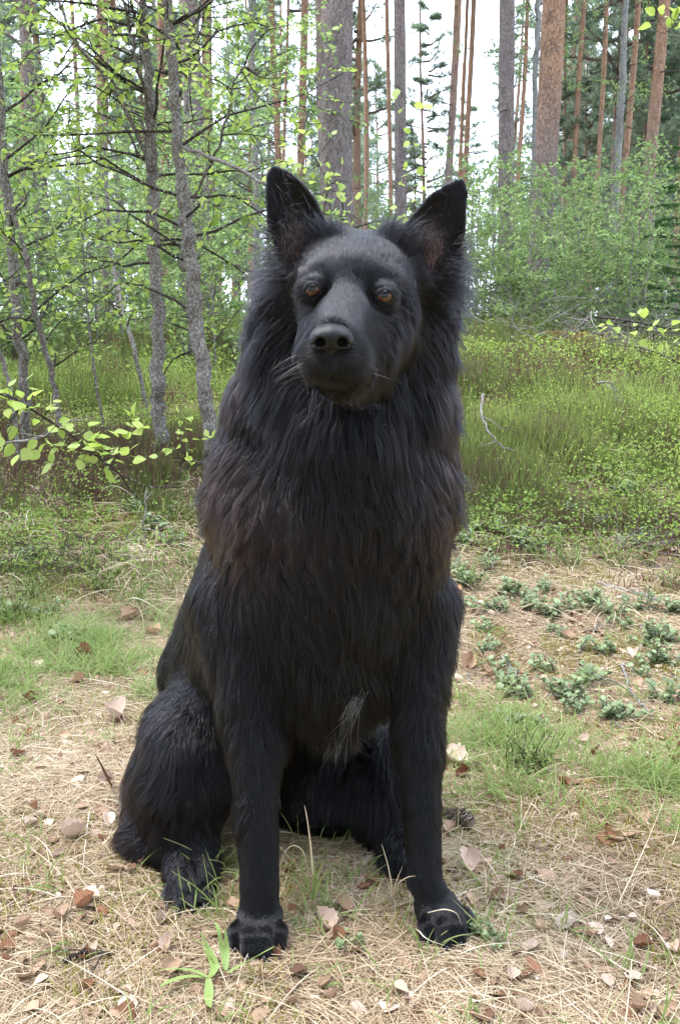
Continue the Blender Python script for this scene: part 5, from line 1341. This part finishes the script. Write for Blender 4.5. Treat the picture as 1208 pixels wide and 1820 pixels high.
leafy_branch('birch_twig', 'leafy shoot rising behind the dog\'s head between ear and thick pine', [([(560, 470, 3.2), (572, 390, 3.2), (585, 330, 3.2), (560, 280, 3.2), (530, 255, 3.2)], 3), ([(585, 330, 3.2), (600, 318, 3.2), (622, 325, 3.2)], 2), ([(575, 380, 3.2), (610, 385, 3.2), (625, 380, 3.2)], 2)],
    [(500, 275, 3.2, 8, .05), (545, 262, 3.2, 7, .05), (565, 290, 3.2, 6, .04), (560, 320, 3.2, 7, .05), (590, 325, 3.2, 8, .03), (605, 340, 3.2, 4, .03), (605, 385, 3.2, 6, .03), (560, 345, 3.2, 5, .04), (640, 400, 3.2, 5, .04), (585, 55, 3.6, 4, .03), (582, 90, 3.6, 3, .02)], 9, .034)
leafy_branch('birch_sapling', 'tiny birch sapling with round leaves beside the grey trunk foot', [([(320, 850, 3.0), (324, 800, 3.0), (322, 745, 3.0)], 3), ([(345, 835, 2.9), (372, 800, 2.9), (380, 790, 2.9)], 3)], [(322, 745, 3.0, 4, .02), (323, 772, 3.0, 4, .02), (308, 800, 3.0, 9, .03), (375, 785, 2.9, 5, .02), (345, 815, 2.9, 3, .02)], 11, .03, cat='sapling')

# ------------------------------------------------------------------ TWIGS, CONE, STALKS
def twig(lab, pix, w, seed, mat=DEADWOOD, name='fallen_twig', cat='twig', lift=.012, forks=2, free=False):
    r = np.random.default_rng(seed); pts_ = []
    for p in pix:
        if len(p) == 3 and free: pts_.append(P(*p)); continue
        g = gpoint(p[0], p[1]); g[2] += lift + (p[2] if len(p) == 3 else 0); pts_.append(g)
    pp = np.array(pts_); o3 = pp[0]; t = np.linspace(0, len(pp) - 1, len(pp) * 5); i0 = np.minimum(t.astype(int), len(pp) - 2); q = pp[i0] + (pp[i0 + 1] - pp[i0]) * (t - i0)[:, None]
    q[1:-1] += r.normal(size=(len(q) - 2, 3)) * .002; W = Wood(); rad = w * pp[0][1] / F_PX / 2
    W.tube(q, np.linspace(rad, rad * .4, len(q)), 7)
    for _ in range(forks):
        b = q[r.integers(2, len(q) - 2)]; W.tube(bend(b, r.normal(size=3) * np.array([1, 1, .25]) + (0, 0, .1), r.uniform(.05, .14), 4, r, .2), np.linspace(rad * .5, rad * .15, 5), 5)
    v, f, t = W.arrays(); o = mesh_obj(name, v - o3, f, mat, attrs={'tint': t + .4}); o.location = o3; tag(o, lab, cat); return o
twig('pale bent twig on the litter right of the dog, curving downwards', [(890, 1175), (912, 1200), (930, 1225), (938, 1240)], 5, 1)
twig('pale twig continuing towards the lower lingonberry plants at the right', [(1105, 1185), (1112, 1215), (1118, 1240), (1140, 1265), (1160, 1285)], 6, 2)
twig('long pale stick lying across the mossy bank at the right', [(1060, 1042), (1105, 1058), (1150, 1066), (1195, 1088)], 6, 3)
twig('whitish curved twig standing in the heather right of the dog', [(858, 700, 3.4), (853, 735, 3.35), (870, 772, 3.3), (892, 795, 3.3), (912, 800, 3.3)], 5, 4, free=True)
twig('bleached hooked twig sticking out of the green heather', [(1060, 680, 3.6), (1085, 678, 3.6), (1092, 695, 3.6), (1097, 712, 3.6)], 4, 5, free=True)
twig('dark broken stick lying in the straw at the lower left', [(115, 1725), (150, 1712), (175, 1708), (205, 1715)], 9, 6, TWIG)
twig('pale dead branch lying through the heather at the left edge', [(-20, 790, 3.2), (60, 782, 3.1), (110, 760, 3.1), (130, 745, 3.1)], 6, 7, free=True, forks=5)
twig('grey branching dead twig in the heather below the leafy branch', [(262, 870, 2.6), (255, 930, 2.6), (262, 985, 2.62)], 4, 8, free=True, forks=5)
r = np.random.default_rng(64)
for i in range(34):
    px, py = r.uniform(800, 1208), r.uniform(1000, 1330); a = r.uniform(0, 6.28); l_ = r.uniform(25, 60)
    o = twig('thin grey dead twig lying on the leaf litter right of the dog', [(px, py), (px + l_ * math.cos(a) * .5, py + l_ * math.sin(a) * .25), (px + l_ * math.cos(a), py + l_ * math.sin(a) * .4)], r.uniform(1.5, 3.0), 100 + i, forks=1); o['group'] = 'thin dead twigs on the leaf litter'
# brown heather bundles / dead brush
def brush(name, lab, c, spread, n, L, rad, seed, mat):
    r = np.random.default_rng(seed); W = Wood(); o3 = gpoint(*c)
    for i in range(n):
        x, y = o3[0] + r.normal() * spread[0], o3[1] + r.normal() * spread[1]; z = float(height(x, y)) + abs(r.normal()) * spread[2]
        p = bend((x, y, z), r.normal(size=3) * np.array([1, .8, .35]), L * r.uniform(.4, 1.2), 6, r, .22); W.tube(p - o3, np.linspace(rad * r.uniform(.5, 1.3), rad * .2, 7), 4)
        for k in range(2): b = p[r.integers(2, 6)]; W.tube(bend(b, r.normal(size=3) * np.array([1, .8, .5]), L * .3, 3, r, .2) - o3, np.linspace(rad * .4, rad * .12, 4), 3)
    v, f, t = W.arrays(); o = mesh_obj(name, v, f, mat, attrs={'tint': t + .3}); o.location = o3; tag(o, lab, 'brushwood', None, 'stuff'); return o
brush('brush_pile', 'grey heap of dead branches beyond the heather at the right', (1150, 622), (.75, .6, .10), 330, .9, .006, 1, DEADWOOD)
brush('dead_brush', 'tangle of dead brown twigs in the left heather edge', (45, 1015), (.16, .10, .05), 160, .16, .0012, 2, TWIG)
brush('dead_brush', 'tangle of dead twigs at the right edge of the mossy bank', (1185, 990), (.14, .10, .05), 130, .16, .0013, 3, DEADWOOD)
brush('dead_brush', 'brown dead heather clump in the middle of the right heather', (1030, 800), (.14, .10, .06), 130, .16, .0013, 4, TWIG)
twig('dark fallen branch lying before the grey brush heap', [(1030, 608), (1080, 618), (1130, 625), (1208, 642)], 5, 30, TWIG, 'fallen_branch', 'branch', .25, 4)

# pine cone: a core with spiralling woody scales
cone_root = empty('pine_cone', gpoint(812, 1470) + np.array([0, 0, .014]), (math.radians(75), .15, .6)); tag(cone_root, 'open grey-brown pine cone lying beside the dog\'s right-hand foreleg', 'pine cone')
CM1 = dead_leaf_mat('cone_scale', (.27, .20, .16)); cs = np.array([(0, -.30, 0), (0, .30, 0), (.8, -.42, .10), (.8, .42, .10), (1.0, 0, .20), (.8, -.36, -.06), (.8, .36, -.06)]); cf = np.array([(0, 2, 1), (1, 2, 3), (2, 4, 3), (0, 1, 5), (1, 6, 5), (5, 6, 4), (2, 5, 4), (3, 4, 6), (0, 5, 2), (1, 3, 6)])
scale_me = mesh_data('scale', cs, cf, CM1, False)
v, f = tube([(0, 0, -.021), (0, 0, -.012), (0, 0, .004), (0, 0, .018), (0, 0, .024)], [.003, .009, .010, .006, .001], 10); mesh_obj('core', v, f, CM1, cone_root)
for i in range(62):
    t = i / 61; z = -.019 + .042 * t; a = i * 2.39996; Ls = .0135 * math.sin(math.pi * (.12 + .80 * t)) ** .7 + .003
    o = bpy.data.objects.new('scale', scale_me); o.parent = cone_root; link(o); o.location = (0, 0, z); o.rotation_euler = (0, -.15 - .75 * t, a); o.scale = (Ls + .004, .010, .012)

# dry stalks in front of the dog and broad green blades by the paw
def PG(px, py, Y):
    p = P(px, py, Y)
    if p[2] < .018 + float(height(p[0], p[1])): p = gpoint(px, py); p = P(px, py, p[1] - .024)
    return p
def stalks(name, lab, items, mat, tint, flat=None, cat='grass'):
    W = Wood(); o3 = gpoint(*items[0][0][0][:2])
    for pts_, w in items:
        pp = []
        for p in pts_:
            if len(p) == 2: pp.append(gpoint(*p))
            else: pp.append(PG(*p))
        pp = np.array(pp); t = np.linspace(0, len(pp) - 1, len(pp) * 4); i0 = np.minimum(t.astype(int), len(pp) - 2); q = pp[i0] + (pp[i0 + 1] - pp[i0]) * (t - i0)[:, None]
        # smooth the corners
        for _ in range(3): q[1:-1] = (q[:-2] + 2 * q[1:-1] + q[2:]) / 4
        W.tube(q - o3, w * q[:, 1] / F_PX / 2 * np.interp(np.linspace(0, 1, len(q)), [0, .3, 1], [.7, 1, .15]), 6, tint)
    v, f, t = W.arrays(); o = mesh_obj(name, v, f, mat, attrs={'tint': t}); o.location = o3; tag(o, lab, cat); return o
stalks('grass_stalk', 'tall dry pale grass stalk standing before the dog between its forelegs', [([(555, 1590), (556, 1560, 1.06), (552, 1500, 1.04), (545, 1450, 1.02), (541, 1432, 1.02)], 5), ([(555, 1585), (540, 1510, 1.06), (520, 1500, 1.06), (500, 1520, 1.05)], 2)], STRAWM, .8)
stalks('grass_stalk', 'dry forked stalks curling beside the right-hand foreleg', [([(696, 1612), (697, 1580, 1.04), (690, 1540, 1.03), (678, 1500, 1.03)], 3.5), ([(696, 1612), (702, 1570, 1.04), (715, 1540, 1.03)], 3), ([(696, 1612), (705, 1570, 1.04), (725, 1558, 1.03), (738, 1557, 1.02)], 3), ([(665, 1620), (668, 1590, 1.04), (680, 1560, 1.04)], 3)], STRAWM, .8)
stalks('grass_stalk', 'dry stalk bent over the right-hand paw', [([(735, 1650), (745, 1655, 1.0), (752, 1665, .98), (770, 1675, .985), (790, 1680, .985)], 3), ([(760, 1622, 1.0), (790, 1615, .975), (812, 1622, .975), (820, 1645, .99)], 2.5)], STRAWM, .9)
stalks('grass_stalk', 'rusty dry stem leaning in the straw left of the haunch', [([(200, 1400), (190, 1380, 1.36), (178, 1355, 1.34), (168, 1338, 1.33)], 6)], STRAWM, .1)
stalks('grass_stalk', 'long pale straw lying over the litter at the lower right', [([(1085, 1640), (1100, 1600, 1.05), (1130, 1540, 1.12), (1160, 1470, 1.2), (1180, 1420, 1.25)], 2.2)], STRAWM, .85)
def blades(lab, c, items, tint):
    o3 = gpoint(*c); V, F, T, k = [], [], [], 0
    for pts_, w in items:
        pp = np.array([PG(*p) for p in pts_]); t = np.linspace(0, len(pp) - 1, 12); i0 = np.minimum(t.astype(int), len(pp) - 2); q = pp[i0] + (pp[i0 + 1] - pp[i0]) * (t - i0)[:, None]
        for _ in range(2): q[1:-1] = (q[:-2] + 2 * q[1:-1] + q[2:]) / 4
        tg = norm(np.gradient(q, axis=0)); sd_ = norm(np.cross(tg, np.array([0, .35, 1.0]))); hw = (w * 1.35 * q[:, 1] / F_PX / 2 * np.sin(np.pi * (.12 + .86 * np.linspace(0, 1, 12))) ** .7)[:, None]
        vv = np.concatenate([q - sd_ * hw + (0, 0, .0012), q - (0, 0, .0), q + sd_ * hw + (0, 0, .0012)]) - o3
        a = np.arange(11); F.append(np.concatenate([np.stack([a, a + 12, a + 13, a + 1], 1), np.stack([a + 12, a + 24, a + 25, a + 13], 1)]) + k); V.append(vv); T.append(np.full(36, tint)); k += 36
    o = mesh_obj('grass_clump', np.concatenate(V), np.concatenate(F), GRASSM, attrs={'tint': np.concatenate(T)}); o.location = o3; tag(o, lab, 'grass'); return o
blades('broad fresh green grass blades lying in front of the left-hand paw', (365, 1745), [([(365, 1738, .985), (335, 1735, .975), (300, 1745, .97), (285, 1755, .965)], 13), ([(368, 1738, .985), (345, 1725, .985), (310, 1722, .985), (285, 1725, .98)], 9), ([(370, 1740, .985), (372, 1760, .965), (370, 1780, .95), (374, 1792, .95)], 14), ([(372, 1738, .985), (380, 1720, .98), (372, 1700, .985), (360, 1680, 1.0)], 8), ([(375, 1738, .985), (385, 1722, .98), (382, 1712, .98)], 8)], .85)
blades('green grass blade leaning across the left-hand paw', (410, 1730), [([(405, 1730, .975), (430, 1715, .955), (460, 1698, .945), (488, 1683, .945)], 12), ([(400, 1725, .98), (395, 1690, .97), (388, 1650, .98), (382, 1640, .99)], 8), ([(402, 1725, .98), (403, 1690, .97), (400, 1650, .98)], 9), ([(390, 1720, .985), (372, 1690, .98), (355, 1655, .99)], 9)], .8)
blades('thin green blades growing between the dog\'s forelegs', (560, 1600), [([(556, 1600, 1.07), (562, 1560, 1.06), (575, 1530, 1.06)], 4), ([(558, 1600, 1.07), (566, 1570, 1.05), (585, 1545, 1.05)], 4), ([(552, 1600, 1.07), (545, 1565, 1.06), (530, 1540, 1.06)], 4), ([(556, 1600, 1.07), (558, 1560, 1.06), (556, 1525, 1.06)], 4)], .5)
blades('thin green blades in front of the hind paw', (335, 1625), [([(330, 1620, 1.10), (322, 1580, 1.08), (316, 1540, 1.08)], 3.5), ([(345, 1618, 1.10), (350, 1580, 1.08), (340, 1560, 1.08)], 3.5), ([(390, 1600, 1.11), (385, 1560, 1.1), (365, 1510, 1.1)], 3.5), ([(245, 1545, 1.18), (262, 1525, 1.17), (298, 1495, 1.17)], 3.5)], .55)

# young spruce at the right edge
sp_root = empty('spruce_tree', (float(P(1215, 560, 9)[0]), 9.0, float(height(P(1215, 560, 9)[0], 9)))); tag(sp_root, 'young green spruce with drooping boughs at the right edge', 'tree')
r = np.random.default_rng(5); v, f = tube([(0, 0, -.1), (0, 0, 1), (0, 0, 2)], [.035, .025, .006], 8); mesh_obj('trunk', v, f, TWIG, sp_root, attrs={'tint': np.full(len(v), .3)})
W = Wood(); pos, dr = [], []
for i in range(46):
    z = .15 + 1.75 * i / 46; L = .75 * (1 - z / 2.15) + .08; a = i * 2.4; p = bend((0, 0, z), (math.cos(a), math.sin(a), .12), L, 6, r, .06, 0, .12); W.tube(p, np.linspace(.006, .0015, 7), 4)
    for j in range(int(26 * L) + 4):
        s = r.random() * 6; i0 = min(int(s), 5); b = p[i0] + (p[i0 + 1] - p[i0]) * (s - i0); side = norm(np.cross(p[i0 + 1] - p[i0], (0, 0, 1))) * r.choice([-1, 1]); d_ = norm(side + norm(p[i0 + 1] - p[i0]) * .8 + (0, 0, -.1)); l2 = .20 * (1 - s / 8)
        for k in range(7): pos.append(b + d_ * l2 * k / 7); dr.append(d_)
v, f, t = W.arrays(); mesh_obj('branches', v, f, TWIG, sp_root, attrs={'tint': t})
pos, dr = np.array(pos), np.array(dr); v, f, t = scatter(TUFTS[0][0], TUFTS[0][1], pos, frame(dr, r=r, twist=.3), .035 * r.uniform(.7, 1.2, len(pos)), np.clip(.6 + r.normal(size=len(pos)) * .25, 0, 1)); mesh_obj('crown', v, f, SPRUCE, sp_root, False, {'tint': t})

# scattered small heather tufts and long dry grass on the bank edge
r = np.random.default_rng(77)
def small_heather(seed):
    r = np.random.default_rng(seed); W = Wood(); root_ = empty('heather_tuft'); p_, d_ = [], []
    for i in range(16):
        p = bend(r.normal(size=3) * (.012, .012, 0), r.normal(size=3) * (.5, .5, 0) + (0, 0, 1.2), r.uniform(.05, .10), 5, r, .15); W.tube(p, np.linspace(.0010, .0005, 6), 3)
        for j in range(16): k = r.random() * 5; i0 = min(int(k), 4); p_.append(p[i0] + (p[i0 + 1] - p[i0]) * (k - i0)); d_.append(norm(p[i0 + 1] - p[i0]) + r.normal(size=3) * .6)
    v, f, t = W.arrays(); mesh_obj('stems', v, f, TWIG, root_, attrs={'tint': t})['kind'] = 'stuff'
    v, f, t = scatter(LEAF4[0] * np.array([1, .5, 1]), LEAF4[1], np.array(p_), frame(np.array(d_), r=r, twist=.5), .012 * r.uniform(.6, 1.3, len(p_)), np.clip(.55 + r.normal(size=len(p_)) * .2, 0, 1))
    mesh_obj('sprigs', v, f, GRASSM, root_, False, {'tint': t})['kind'] = 'stuff'; return root_
HT = [small_heather(3), small_heather(4)]; hu = set()
for px, py in [(942, 1372), (925, 1382), (180, 1055), (60, 1065), (240, 1080), (300, 1060), (20, 1105), (150, 1020), (330, 1010), (870, 985), (985, 975), (1060, 990), (1150, 1010), (1190, 1050), (1010, 1010), (835, 1050), (110, 985), (200, 1000), (265, 1035), (955, 1000), (1100, 1015)]:
    k = int(r.integers(0, 2)); o = HT[k] if k not in hu else copy_tree(HT[k]); hu.add(k); o.location = gpoint(px, py); s_ = r.uniform(.8, 1.3); o.scale = (s_, s_, s_); o.rotation_euler = (0, 0, r.uniform(0, 6))
    w_ = 'standing alone in the right-hand grass' if py > 1300 else 'on the bank edge left of the dog' if px < 420 else 'on the mossy bank right of the dog'
    tag(o, ('bushy' if k else 'spreading') + ' small green heather tuft ' + w_, 'plant', ('bushy' if k else 'spreading') + ' heather tufts ' + w_)
